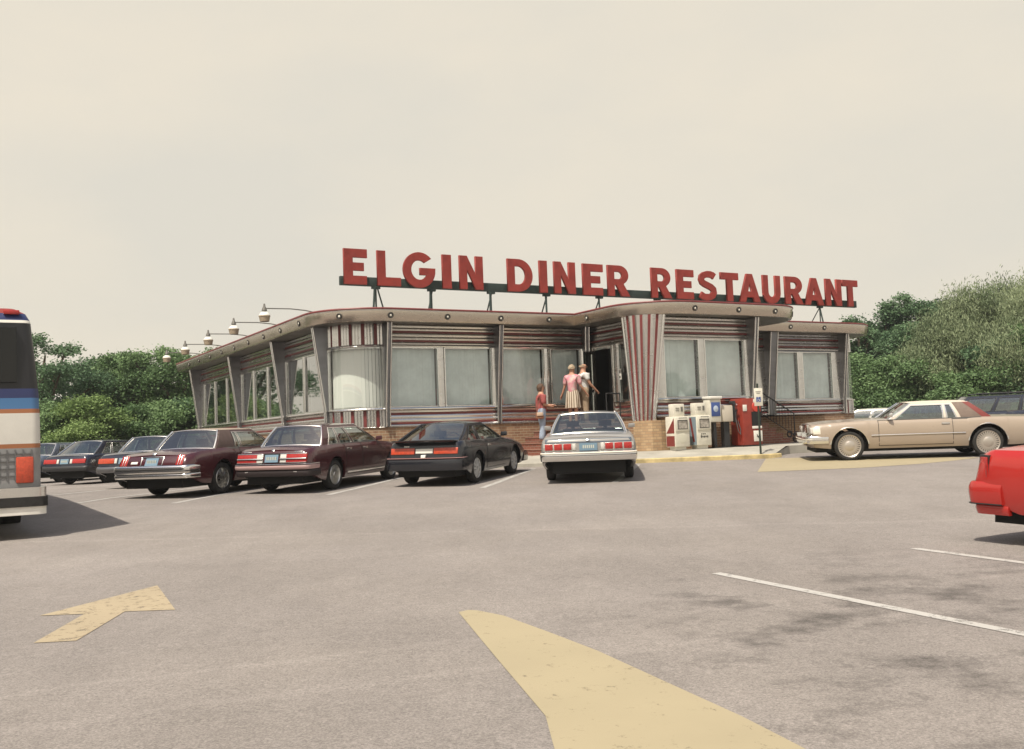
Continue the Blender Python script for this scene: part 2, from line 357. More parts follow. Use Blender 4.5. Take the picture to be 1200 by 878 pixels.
def wallstrip(mb, A, B, prof, e0=0, e1=0):
    """prof: list of (out, z, material)"""
    n, d = outn(A, B); A = Vector(A) - d * e0; B = Vector(B) + d * e1
    for (o0, z0, m0), (o1, z1, _) in zip(prof, prof[1:]):
        a, b_ = A + n * o0, B + n * o0; c, d_ = B + n * o1, A + n * o1
        mb.face([(a.x, a.y, z0), (b_.x, b_.y, z0), (c.x, c.y, z1), (d_.x, d_.y, z1)], m0)
def ribs(z0, z1, reds, pitch_=.095, dep=.024):
    """corrugated steel sheet with flat red enamel bands at the heights in reds"""
    out = []; z = z0; edges = sorted(reds)
    def rib(za, zb):
        n = max(1, round((zb - za) / pitch_)); p = (zb - za) / n
        for k in range(n):
            for j in range(4): out.append((dep * math.sin(PI * j / 4), za + p * (k + j / 4), 0))
    for (ra, rb) in edges:
        rib(z, ra); out.append((.002, ra, 1)); out.append((.014, ra + .006, 1)); out.append((.014, rb - .006, 1)); z = rb
    rib(z, z1); out.append((0, z1, 0)); return out
UP = ribs(4.125, 4.69, [(4.205, 4.255), (4.455, 4.505)])
LO = ribs(1.90, 2.34, [(1.955, 2.005), (2.205, 2.26)])
ZT, ZB, ZW0, ZW1 = 4.69, 1.90, 2.41, 4.06
VS, VT = 6.55, -3.25
segs = [((-1.15, 17), (-1.15, 1.15)), ((0, 0), (VS, 0)), ((VS, 0), (VS, -2.75)), ((6.62, VT), (10.2, VT)), ((10.2, VT), (10.2, 0)), ((10.2, 0), (17.6, 0)), ((18.75, 1.15), (18.75, 17)), ((18.75, 17), (-1.15, 17))]
outline = [(-1.15, 17)] + arc((0, 1.15), 1.15, 180, 270) + [(VS, 0), (VS, -2.75)] + arc((7.05, -2.75), .5, 180, 270, 6) + [(10.2, VT), (10.2, 0)] + arc((17.6, 1.15), 1.15, 270, 360) + [(18.75, 17)]
# brick base following the whole outline
mb = MB()
for A, B in zip(outline, outline[1:] + outline[:1]): wallstrip(mb, A, B, [(.03, .2, 0), (.03, ZB - .03, 0), (.0, ZB - .03, 0), (0, ZB, 0)])
bd(mb, 'brick_base', M['brick'])
# steel skin
mb = MB()
DOOR = (-1.50, -.35)
def skin(A, B, low=True): wallstrip(mb, A, B, UP); low and wallstrip(mb, A, B, LO)
for i, (A, B) in enumerate(segs):
    if i == 2: wallstrip(mb, A, B, UP); wallstrip(mb, (VS, DOOR[0]), B, LO); wallstrip(mb, A, (VS, DOOR[1]), LO)
    else: skin(A, B)
for i in (4, 6, 7): wallstrip(mb, segs[i][0], segs[i][1], ribs(2.34, 4.125, [(3.0, 3.05), (3.5, 3.55)]))
def flute(pts, z0, z1, o0=0, o1=0, red=4, dep=.03, rr=None):
    """vertical flutes along a plan curve, every red-th one a red band"""
    P = [Vector(p) for p in pts]; tot = sum((b - a).length for a, b in zip(P, P[1:])); n = int(tot / .085)
    def at(d):
        for a, b in zip(P, P[1:]):
            l = (b - a).length
            if d <= l + 1e-6: q = (b - a) / l; return a + q * d, Vector((q.y, -q.x))
            d -= l
        return P[-1], Vector((q.y, -q.x))
    for k in range(n):
        isred = (k % red == red // 2)
        prev = None
        for j in range(5):
            p, nn = at(min(tot, tot * (k + j / 4) / n)); e = (.006 if isred else dep * math.sin(PI * j / 4))
            cur = [(p.x + nn.x * (e + oo), p.y + nn.y * (e + oo), zz) for oo, zz in ((o0, z0), (o1, z1))]
            if prev: mb.face([prev[0], cur[0], cur[1], prev[1]], 1 if isred else 0)
            prev = cur
lc = arc((0, 1.15), 1.15, 180, 270, 18); rc = arc((17.6, 1.15), 1.15, 270, 360, 18)
for c in (lc, rc): flute(c, 4.125, ZT); flute(c, ZB, 2.34)
bd(mb, 'wall', [M['steel'], M['red_en']], angle=30)
# sills, headers and base rail in polished steel
mb = MB()
rail = lambda z0, z1, o: [(0, z0, 0), (o, z0 + .01, 0), (o + .012, (z0 + z1) / 2, 0), (o, z1 - .01, 0), (0, z1, 0)]
curves = list(zip(lc, lc[1:])) + list(zip(rc, rc[1:]))
for i, (A, B) in enumerate(segs[:4] + segs[5:6]):
    parts = [(A, B)] if i != 2 else [((VS, DOOR[0]), B), (A, (VS, DOOR[1]))]
    wallstrip(mb, A, B, rail(4.055, 4.125, .05))
    for a, b_ in parts: wallstrip(mb, a, b_, rail(2.34, 2.41, .07)); wallstrip(mb, a, b_, rail(1.865, 1.905, .045))
for A, B in curves: wallstrip(mb, A, B, rail(4.055, 4.125, .06)); wallstrip(mb, A, B, rail(2.34, 2.41, .08)); wallstrip(mb, A, B, rail(1.865, 1.905, .045))
bd(mb, 'sill', M['chrome'])

# windows
def window(A, B, slats=True, gl='glass_d', bl='blind', lab=None, ang=35, top=ZW1, bot=ZW0, fw=.035):
    n, d = outn(A, B); A = Vector(A); B = Vector(B); Ln = (B - A).length
    P = lambda x, o, z: (A.x + d.x * x + n.x * o, A.y + d.y * x + n.y * o, z)
    def bx(m_, x0, x1, o0, o1, z0, z1): m_.hexa([P(x0, o1, z0), P(x1, o1, z0), P(x1, o0, z0), P(x0, o0, z0), P(x0, o1, z1), P(x1, o1, z1), P(x1, o0, z1), P(x0, o0, z1)])
    m_ = MB()
    bx(m_, 0, fw, -.06, .035, bot, top); bx(m_, Ln - fw, Ln, -.06, .035, bot, top)
    bx(m_, fw, Ln - fw, -.06, .03, bot, bot + .03); bx(m_, fw, Ln - fw, -.06, .03, top - .03, top)
    w_ = bd(m_, 'window', M['chrome'], bevel=.006, bseg=1)
    m_ = MB(); m_.face([P(fw, -.008, bot + .03), P(Ln - fw, -.008, bot + .03), P(Ln - fw, -.008, top - .03), P(fw, -.008, top - .03)])
    m_.build('pane', M[gl], w_, angle=0)
    if slats:
        m_ = MB(); k = int((Ln - .08) / .093)
        for i in range(k):
            x = .05 + (i + .5) * (Ln - .1) / k; a = R(ang + random.uniform(-10, 10)); dx, do = math.cos(a) * .044, math.sin(a) * .044
            m_.face([P(x - dx, -.14 - do, bot + .04), P(x + dx, -.14 + do, bot + .04), P(x + dx, -.14 + do, top - .02), P(x - dx, -.14 - do, top - .02)])
        m_.build('blinds', M[bl], w_, angle=0)
    if lab: w_['label'] = lab
    return w_
for a, b_ in [(.12, 1.62), (1.80, 3.32), (3.60, 5.08), (5.30, 6.38)]: window((a, 0), (b_, 0), ang=14)
for a, b_ in [(14.12, 15.42), (15.62, 17.08)]: window((a, 0), (b_, 0), ang=14)
for a, b_ in [(6.95, 8.22), (8.42, 9.92)]: window((a, VT), (b_, VT), ang=12)
window((VS, -1.72), (VS, -2.66))
for a, b_ in [(1.45, 3.15), (3.3, 4.95), (5.25, 6.85), (7.0, 8.5), (8.65, 10.1), (10.4, 12.1), (12.25, 13.9), (14.05, 15.7)]:
    window((-1.15, b_), (-1.15, a), gl='glass_s', ang=75)
# curved corner windows with closed white blinds
for c, lab in ((lc, 'curved corner window with closed white blinds'), (rc, 'curved window at the far right corner')):
    m_ = MB()
    for p0, p1 in ((c[0], c[1]), (c[-2], c[-1])):
        n, d = outn(p0, p1); q = Vector(p0) if p0 == c[0] else Vector(p1) - d * .05
        m_.hexa([(q.x + d.x * x + n.x * o, q.y + d.y * x + n.y * o, z) for z in (ZW0, ZW1) for x, o in ((0, .05), (.05, .05), (.05, -.05), (0, -.05))])
    for zz in (ZW0, ZW1 - .04): m_.grid([[(x, y, z) for x, y in c] for z in (zz, zz + .04)])
    w_ = bd(m_, 'window', M['chrome']); w_['label'] = lab
    m_ = MB(); m_.grid([[(x, y, z) for x, y in c] for z in (ZW0, ZW1)]); m_.build('pane', M['glass_d'], w_, angle=50)
    m_ = MB(); cc = (0, 1.15) if c is lc else (17.6, 1.15); a0 = 180 if c is lc else 270
    for i in range(17):
        th = R(a0 + 3 + i * 84 / 16); e = R(18 + random.uniform(-8, 8)) ; px, py = cc[0] + 1.04 * math.cos(th), cc[1] + 1.04 * math.sin(th); tx, ty = -math.sin(th + e), math.cos(th + e)
        m_.face([(px - tx * .046, py - ty * .046, ZW0), (px + tx * .046, py + ty * .046, ZW0), (px + tx * .046, py + ty * .046, ZW1), (px - tx * .046, py - ty * .046, ZW1)])
    m_.build('blinds', M['blind_w'], w_, angle=0)
# wall posts between the windows
def post(A, B, o=.03):
    mb = MB()
    n, d = outn(A, B); A = Vector(A); Ln = (Vector(B) - A).length
    prof = [(0, -.02), (0, o), (Ln * .25, o + .03), (Ln * .75, o + .03), (Ln, o), (Ln, -.02)]
    mb.grid([[(A.x + d.x * x + n.x * q, A.y + d.y * x + n.y * q, z) for x, q in prof] for z in (2.405, 4.06)]); bd(mb, 'window_post', M['steel'], angle=30)
fr = [0, .12, 1.62, 1.80, 3.32, 3.60, 5.08, 5.30, 6.38, VS]
for a, b_ in zip(fr[0::2], fr[1::2]): post((a, 0), (b_, 0))
for a, b_ in [(10.2, 14.12), (15.42, 15.62), (17.08, 17.6)]: post((a, 0), (b_, 0))
for a, b_ in [(6.62, 6.95), (8.22, 8.42), (9.92, 10.2)]: post((a, VT), (b_, VT))
post((VS, 0), (VS, DOOR[1])); post((VS, DOOR[0]), (VS, -1.72)); post((VS, -2.66), (VS, -2.8))
sd_ = [1.15, 1.45, 3.15, 3.3, 4.95, 5.25, 6.85, 7.0, 8.5, 8.65, 10.1, 10.4, 12.1, 12.25, 13.9, 14.05, 15.7, 17]
for a, b_ in zip(sd_[0::2], sd_[1::2]): post((-1.15, b_), (-1.15, a), .02)

# flaring fins under the canopy
def fin(p, n, base=.09, top=.40, zb=1.9, w_=.055, wide=None, mat='steel_d'):
    n = Vector(n).normalized(); d = Vector((-n.y, n.x)); p = Vector(p); m_ = MB(); wd = wide or w_
    def Q(x, o, z): return (p.x + d.x * x + n.x * o, p.y + d.y * x + n.y * o, z)
    m_.prism([Q(-wd, 0.0, zb), Q(-wd, base, zb), Q(-wd, base + .02, 2.4), Q(-wd, top, 4.685), Q(-wd, 0.0, 4.685)], (d.x * 2 * wd, d.y * 2 * wd, 0), 0)
    for sx in (-wd, wd):
        m_.tube([Q(sx, base + .015, zb), Q(sx, base + .035, 2.4), Q(sx, top + .01, 4.68)], .022, 8, 1)
    return bd(m_, 'fin', [M[mat], M['chrome']], angle=30)
for s_ in (.03, 3.46): fin((s_, 0), (0, -1))
fin((6.5, -.05), (-.35, -1), .1, .45)
fin((10.12, VT), (0, -1)); fin((14.0, 0), (0, -1), wide=.16); fin((17.5, 0), (0, -1))
for t_ in (1.2, 5.1, 10.25, 16.35): fin((-1.15, t_), (-1, 0), .09, .42, wide=.06)
# fluted flaring pilaster on its buff brick pier at the corner of the entrance
mb = MB(); cc = Vector((6.80, -2.72)); nfl = 11
def pil(th, z):
    k = clamp((z - 1.8) / 2.88); rr = lerp(.37, .74, k); cc = Vector((lerp(6.57, 6.75, k), -2.85)); e = lerp(0, .12, k)
    return cc + Vector((math.cos(th), math.sin(th))) * rr + Vector((.0, 0))
wl_ = [1.0 if k % 2 == 0 else .55 for k in range(nfl)]; cs_ = [sum(wl_[:k]) / sum(wl_) for k in range(nfl + 1)]
for k in range(nfl):
    for j in range(4):
        a0 = R(172 + 97 * lerp(cs_[k], cs_[k + 1], j / 4)); a1 = R(172 + 97 * lerp(cs_[k], cs_[k + 1], (j + 1) / 4)); isr = k % 2 == 1
        e0 = .012 if isr else .012 + .035 * math.sin(PI * j / 4); e1 = .012 if isr else .012 + .035 * math.sin(PI * (j + 1) / 4)
        rows = []
        for z in (1.8, 2.8, 3.8, 4.685):
            p0, p1 = pil(a0, z), pil(a1, z); rows.append([(p0.x + math.cos(a0) * e0, p0.y + math.sin(a0) * e0, z), (p1.x + math.cos(a1) * e1, p1.y + math.sin(a1) * e1, z)])
        mb.grid(rows, 1 if isr else 0)
for a in (R(170), R(270)):
    pts = [(*(pil(a, z) + Vector((math.cos(a), math.sin(a))) * .02), z) for z in (1.8, 2.8, 3.8, 4.68)]
    mb.tube(pts, .045, 8, 2); mb.tube([(p[0] - math.cos(a) * .16, p[1] - math.sin(a) * .16, p[2]) for p in pts], .10, 4, 0)
bd(mb, 'pilaster', [M['steel'], M['red_en'], M['chrome']], angle=40)
mb = MB(); pier = [(6.16, -2.8), (6.18, -3.12), (6.36, -3.36), (6.62, -3.42), (6.98, -3.42), (6.98, -2.8)]
mb.prism([(x, y, .6) for x, y in pier], (0, 0, 1.2)); bd(mb, 'pier', M['brick_l'], angle=0)
# canopy
path = [(-1.8, 17.6)] + arc((0, 1.15), 1.8, 180, 270, 14) + [(3, -.65)] + [(5.8, -.65)] + arc((7.4, -2.3), 1.6, 180, 270, 12) + arc((10.66, -2.4), 1.5, 270, 360, 12) + [(12.16, -.65)] + arc((17.58, 1.15), 1.8, 270, 360, 14) + [(19.38, 17.6)]
def offset(path, o):
    out = []; n_ = len(path)
    for i, p in enumerate(path):
        a = Vector(path[(i - 1) % n_]); b_ = Vector(p); c = Vector(path[(i + 1) % n_])
        n1 = outn(a, b_)[0] if (b_ - a).length > 1e-6 else None; n2 = outn(b_, c)[0] if (c - b_).length > 1e-6 else n1
        n1 = n1 or n2; m_ = (n1 + n2); m_ = m_ / max(.3, m_.length_squared) * 2; out.append((b_.x + m_.x * o, b_.y + m_.y * o))
    return out
def clean(pp):
    out = []
    for p in pp:
        if not out or (Vector(p) - Vector(out[-1])).length > .01: out.append(p)
    return out
path = clean(path)
def ringstrip(mb, prof):
    rings = [[(x, y, z) for x, y in offset(path, o)] for o, z, _ in prof]
    mb.grid(rings, 0, True, mf=lambda i, j: prof[i][2])
mb = MB()
ringstrip(mb, [(-.10, 4.69, 0), (-.05, 4.675, 0), (-.012, 4.69, 0), (0, 4.73, 0), (.03, 4.93, 0), (.028, 4.965, 1), (.034, 4.97, 1), (.034, 4.992, 2), (.05, 4.998, 2), (.055, 5.02, 2), (.04, 5.045, 2), (-.05, 5.05, 1), (-.12, 5.04, 1)])
bd(mb, 'canopy', [M['canopy'], M['white'], M['red_en']], angle=40)
def slab(name, z, mat, o=-.1):
    m_ = MB(); pp = offset(path, o); 
    for tri in tessellate_polygon([[Vector((x, y, 0)) for x, y in pp]]): m_.face([(*pp[i], z) for i in tri])
    return bd(m_, name, mat, angle=0)
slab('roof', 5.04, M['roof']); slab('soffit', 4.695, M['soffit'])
# little round lamps set in the canopy edge
M['lamp_ring'] = pm('lamp_ring', (.05, .045, .04), .5, .3)
def downlight(s_, t_, n):
    n = Vector(n).normalized(); n3 = Vector((n.x, n.y, -.12)).normalized(); m_ = MB(); c = Vector((s_, t_, 4.84)) + n3 * .012
    m_.lathe([(.08, 0), (.083, .018), (.068, .025), (.06, .012), (.0, .012)], c, n3, 16, 0)
    m_.lathe([(.032, .012), (.025, .020), (0, .024)], c, n3, 12, 1)
    bd(m_, 'lamp', [M['lamp_ring'], M['bulb']], angle=40)
for s_ in (-.05, 1.63, 3.3, 4.9): downlight(s_, -.655, (0, -1))
for s_ in (7.6, 9.2, 10.6): downlight(s_, -3.905, (0, -1))
for a in (225,): downlight(1.8 * math.cos(R(a)), 1.15 + 1.8 * math.sin(R(a)), (math.cos(R(a)), math.sin(R(a))))
downlight(5.795, -1.3, (-1, 0)); downlight(10.66 + 1.5 * math.cos(R(315)), -2.4 + 1.5 * math.sin(R(315)), (1, -1))
for s_ in (12.9, 14.5, 16.1): downlight(s_, -.655, (0, -1))
downlight(17.58 + 1.8 * math.cos(R(312)), 1.15 + 1.8 * math.sin(R(312)), (.67, -.74))
for k in range(9): downlight(-1.805, 1.6 + k * 1.72, (-1, 0))
# inside: dark room, floor, and the entrance
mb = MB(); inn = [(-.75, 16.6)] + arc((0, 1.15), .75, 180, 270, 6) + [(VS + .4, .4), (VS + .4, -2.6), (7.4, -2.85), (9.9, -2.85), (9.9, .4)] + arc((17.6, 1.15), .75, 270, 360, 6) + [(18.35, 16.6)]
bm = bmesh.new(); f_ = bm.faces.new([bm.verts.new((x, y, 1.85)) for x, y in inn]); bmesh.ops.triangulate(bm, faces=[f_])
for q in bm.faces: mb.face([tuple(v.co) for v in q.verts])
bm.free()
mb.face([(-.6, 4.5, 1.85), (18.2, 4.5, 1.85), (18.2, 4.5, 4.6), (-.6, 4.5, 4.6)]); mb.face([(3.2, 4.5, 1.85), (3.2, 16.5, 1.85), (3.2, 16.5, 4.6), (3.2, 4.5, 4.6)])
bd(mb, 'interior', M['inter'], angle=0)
# booths seen dimly through the glass
mb = MB()
for k in range(3): mb.box(.5 + k * 1.9, 2.1 + k * 1.9, .7, 1.1, 1.85, 2.95)
for k in range(7): mb.box(-.7, -.1, 2.0 + k * 2, 2.5 + k * 2, 1.85, 2.9)
bd(mb, 'booth', M['red_en'], bevel=.03)
# doorway in the left flank of the entrance block
mb = MB(); t0, t1 = DOOR
mb.box(VS - .07, VS + .10, t0 - .0, t0 + .06, 1.8, 4.055); mb.box(VS - .07, VS + .10, t1 - .06, t1, 1.8, 4.055); mb.box(VS - .07, VS + .10, t0 + .06, t1 - .06, 3.95, 4.055)
df = bd(mb, 'door_frame', M['chrome'], bevel=.008)
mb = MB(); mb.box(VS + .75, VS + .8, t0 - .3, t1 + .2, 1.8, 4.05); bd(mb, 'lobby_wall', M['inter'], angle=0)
# open leaf, swung outward toward the steps
L0 = Vector((VS - .02, t1 - .07)); dd = Vector((-.80, -.45)).normalized(); nn = Vector((dd.y, -dd.x)); Wd = .66
def dq(x, o, z): return (L0.x + dd.x * x + nn.x * o, L0.y + dd.y * x + nn.y * o, z)
mb = MB()
for x0, x1, z0, z1 in [(0, .06, 1.83, 3.93), (Wd - .06, Wd, 1.83, 3.93), (.06, Wd - .06, 1.83, 2.05), (.06, Wd - .06, 3.86, 3.93), (.06, Wd - .06, 2.72, 2.80)]:
    mb.hexa([dq(x0, -.02, z0), dq(x1, -.02, z0), dq(x1, .02, z0), dq(x0, .02, z0), dq(x0, -.02, z1), dq(x1, -.02, z1), dq(x1, .02, z1), dq(x0, .02, z1)])
dr = bd(mb, 'door', M['chrome'])
mb = MB(); mb.hexa([dq(.06, -.004, 2.05), dq(Wd - .06, -.004, 2.05), dq(Wd - .06, .004, 2.05), dq(.06, .004, 2.05), dq(.06, -.004, 3.86), dq(Wd - .06, -.004, 3.86), dq(Wd - .06, .004, 3.86), dq(.06, .004, 3.86)])
mb.build('pane', M['glass_s'], dr, angle=0)
mb = MB(); mb.tube([dq(Wd - .1, .03, 2.6), dq(Wd - .1, .07, 2.63), dq(Wd - .1, .07, 3.0), dq(Wd - .1, .03, 3.03)], .014); mb.build('handle', M['chrome'], dr)
# small notice on the entrance window
mb = MB(); mb.box(VS - .02, VS - .012, -1.83, -1.66, 3.02, 3.33, 0); mb.box(VS - .024, VS - .02, -1.80, -1.69, 3.2, 3.29, 1); mb.box(VS - .024, VS - .02, -1.80, -1.69, 3.06, 3.13, 1)
nb = bd(mb, 'notice', [M['white'], M['black']], angle=0)

# entrance steps on the left, side steps on the right
def steps(label, s0, s1, t0, t1, plat, n, dirn, zt=1.8, rise=.165, tread=.3):
    cx, cy = W2((s0 + s1) / 2, t1); gzz = gz(*W2(s0, t0)) - .02
    rt = empty('brick_steps', (*W2(s0, t1), .75), R(30), label, 'steps')
    mb = MB(); mb2 = MB()
    def bb(a, b_, z): 
        a, b_ = sorted((a, b_)); mb.box(a, b_, t0, t1, -.5, z - .04 - .75); mb2.box(a - .015, b_ + .015, t0 - .02, t1, z - .04 - .75, z - .75)
    lx = lambda s_: s_ - s0
    P0, P1 = plat; x = lx(P1 if dirn > 0 else P0)
    T1 = t1; t0, t1 = t0 - T1, 0
    bb(lx(P0), lx(P1), zt)
    for k in range(1, n + 1): bb(x + dirn * tread * (k - 1) + (.0 if dirn > 0 else 0), x + dirn * tread * k, zt - rise * k)
    mb.build('riser', M['brick_r'], rt, angle=0); mb2.build('tread', M['tile'], rt, bevel=.008)
    return rt
steps('red brick entrance steps the three people are climbing', 3.1, 6.5, -1.9, -.06, (4.9, 6.46), 5, -1)
steps('red brick side steps with black iron railing behind the beige car', 10.3, 13.6, -1.75, -.3, (10.25, 11.9), 5, 1)
def railing(label, pts, posts, r=.018, hgt=.82, scroll=None, bal=True):
    x0, y0 = W2(*pts[0][:2]); rt = empty('railing', (x0, y0, pts[0][2]), R(30), label, 'railing', 'black iron step railings')
    o = pts[0]; q = lambda p, dz=0: (p[0] - o[0], p[1] - o[1], p[2] - o[2] + dz)
    mb = MB(); mb.tube([q(p, hgt) for p in pts], r + .004, 8); mb.tube([q(p, .12) for p in pts], r * .7, 6); mb.build('handrail', M['black'], rt)
    for p in posts: mb = MB(); mb.tube([q(p), q(p, hgt)], r, 8); mb.build('post', M['black'], rt)
    if bal:
        mb = MB()
        for a, b_ in zip(pts, pts[1:]):
            Ln = (Vector(b_) - Vector(a)).length; k = int(Ln / .14)
            for i in range(1, k):
                p = Vector(a).lerp(Vector(b_), i / k); mb.tube([q(p, .12), q(p, hgt)], .008, 5)
        mb.build('baluster', M['black'], rt)
    if scroll:
        for (sx, sz, rr) in scroll:
            mb = MB(); mb.tube([(q(pts[-1])[0] + sx + math.cos(a / 10 * 2 * PI) * rr * (1 - a / 46), q(pts[-1])[1] - .02, q(pts[-1])[2] + sz + math.sin(a / 10 * 2 * PI) * rr * (1 - a / 46)) for a in range(24)], .016, 6); mb.build('scroll', M['black'], rt)
railing('black iron railing with scrolls sloping down the right hand side steps', [(11.95, -1.72, 1.8), (13.35, -1.72, 1.08)], [(11.95, -1.72, 1.8), (13.35, -1.72, 1.08)], scroll=[(.05, .05, .2), (-.25, .16, .12), (.28, -.05, .13)])
railing('short black iron railing on the entrance platform below the notice', [(5.95, -1.86, 1.8), (6.42, -1.86, 1.8)], [(5.95, -1.86, 1.8), (6.42, -1.86, 1.8)], bal=False)

# ---------------------------------------------------------------- rooftop sign
def glyph(ch):
    """outlines (outer first, then holes) in a box w x 1, bold geometric capitals"""
    T = .235
    def ring(cx, cy, rx, ry, a0, a1, n=22): return [(cx + rx * math.cos(R(lerp(a0, a1, i / n))), cy + ry * math.sin(R(lerp(a0, a1, i / n)))) for i in range(n + 1)]
    if ch == 'E': return .68, [[(0, 0), (.66, 0), (.66, T), (T + .02, T), (T + .02, .39), (.58, .39), (.58, .61), (T + .02, .61), (T + .02, 1 - T), (.68, 1 - T), (.68, 1), (0, 1)]]
    if ch == 'L': return .68, [[(0, 0), (.68, 0), (.68, T), (T, T), (T, 1), (0, 1)]]
    if ch == 'I': return .25, [[(0, 0), (.25, 0), (.25, 1), (0, 1)]]
    if ch == 'T': return .72, [[(.24, 0), (.48, 0), (.48, 1 - T), (.72, 1 - T), (.72, 1), (0, 1), (0, 1 - T), (.24, 1 - T)]]
    if ch == 'N': return .76, [[(0, 0), (.235, 0), (.235, .60), (.52, 0), (.76, 0), (.76, 1), (.525, 1), (.525, .42), (.24, 1), (0, 1)]]
    if ch == 'D': return .84, [[(0, 0), (.36, 0)] + ring(.36, .5, .48, .5, -90, 90) + [(0, 1)], [(T, T - .02), (T, 1 - T + .02)] + ring(.36, .5, .48 - T, .5 - T + .02, 90, -90)]
    if ch == 'R': return .80, [[(0, 0), (T, 0), (T, .36), (.30, .36), (.50, 0), (.80, 0), (.57, .40)] + ring(.42, .69, .34, .31, -55, 90, 14) + [(0, 1)], [(T, .55), (T, .80)] + ring(.40, .675, .13, .125, 90, -90, 10)]
    if ch == 'A': return .88, [[(0, 0), (.25, 0), (.30, .17), (.58, .17), (.63, 0), (.88, 0), (.56, 1), (.32, 1)], [(.36, .37), (.44, .70), (.52, .37)]]
    if ch == 'U': return .80, [[(0, 1), (0, .37)] + ring(.40, .39, .40, .41, 180, 360) + [(.80, 1), (.80 - T, 1), (.80 - T, .40)] + ring(.40, .39, .40 - T, .41 - T, 360, 180) + [(T, 1)]]
    if ch == 'G': return .92, [ring(.48, .5, .48, .52, 42, 350, 30) + [(.96, .56), (.50, .56), (.50, .36), (.71, .36)] + ring(.48, .5, .25, .29, 325, 50, 24)]
    if ch == 'S':
        c = [(.67, .83), (.60, .88), (.50, .905), (.38, .905), (.25, .87), (.155, .80), (.135, .71), (.17, .62), (.27, .56), (.40, .51), (.53, .455), (.62, .38), (.635, .28), (.58, .175), (.48, .115), (.36, .095), (.22, .115), (.08, .19)]
        l, r_ = [], []
        for i, p in enumerate(c):
            a = Vector(c[max(0, i - 1)]); b_ = Vector(c[min(len(c) - 1, i + 1)]); d = (b_ - a).normalized(); n = Vector((-d.y, d.x)) * .108
            l.append((p[0] + n.x, p[1] + n.y)); r_.append((p[0] - n.x, p[1] - n.y))
        return .76, [l + r_[::-1]]
sx, sy = W2(9.5, 1.0); SZ = 5.04
sign = empty('rooftop_sign', (sx, sy, SZ), R(30), 'long red channel letter sign on the roof reading ELGIN DINER RESTAURANT', 'sign')
lets = [('E', -.73, -.05), ('L', .26, .96), ('G', 1.05, 2.01), ('I', 2.29, 2.57), ('N', 2.85, 3.62), ('D', 4.47, 5.34), ('I', 5.60, 5.87), ('N', 6.13, 6.91), ('E', 7.2, 7.97), ('R', 8.16, 9.01), ('R', 9.91, 10.74), ('E', 10.97, 11.70), ('S', 11.90, 12.72), ('T', 12.90, 13.70), ('A', 13.74, 14.70), ('U', 14.85, 15.68), ('R', 15.92, 16.80), ('A', 16.88, 17.84), ('N', 17.96, 18.78), ('T', 18.86, 19.66)]
for k, (ch, a, b_) in enumerate(lets):
    w_, outs = glyph(ch)
    cu = bpy.data.curves.new('letter', 'CURVE'); cu.dimensions = '2D'; cu.fill_mode = 'BOTH'; cu.extrude = .035; cu.bevel_depth = .006; cu.bevel_resolution = 0
    sw = (b_ - a) / w_
    for o_ in outs:
        sp = cu.splines.new('POLY'); sp.points.add(len(o_) - 1); sp.use_cyclic_u = True
        for p, (x, y) in zip(sp.points, o_): p.co = (x * sw, y * .985, 0, 1)
    tmp = bpy.data.objects.new('tmp', cu); COL.objects.link(tmp); bpy.context.view_layer.update()
    me = bpy.data.meshes.new_from_object(tmp.evaluated_get(bpy.context.evaluated_depsgraph_get())); bpy.data.objects.remove(tmp)
    me.name = 'letter'; me.materials.clear(); me.materials.append(M['red_sign'])
    lt = bpy.data.objects.new('letter', me); COL.objects.link(lt); lt.parent = sign
    lt.location = (a - 9.5, -.09, 5.885 - SZ + random.uniform(-.006, .006)); lt.rotation_euler = (R(90), 0, 0)
mb = MB(); mb.box(-10.3, 10.2, .0, .12, 5.87 - SZ, 6.12 - SZ); mb.build('beam', M['beam'], sign, bevel=.006)
for s_ in (.22, 1.95, 3.92, 5.88, 7.87, 10.2, 12.8, 15.4, 17.75):
    x = s_ - 9.5; z1 = 5.87 - SZ; mb = MB()
    mb.tube([(x - .22, -.35, 0), (x, .03, z1)], .03, 4); mb.tube([(x + .04, .06, 0), (x + .04, .06, z1)], .028, 4); mb.tube([(x + .08, .06, z1), (x + (.75 if s_ < 1 else .3), 1.0, 0)], .024, 4)
    mb.box(x - .08, x + .16, .0, .10, z1 - .07, z1)
    mb.build('support', M['beam'], sign)

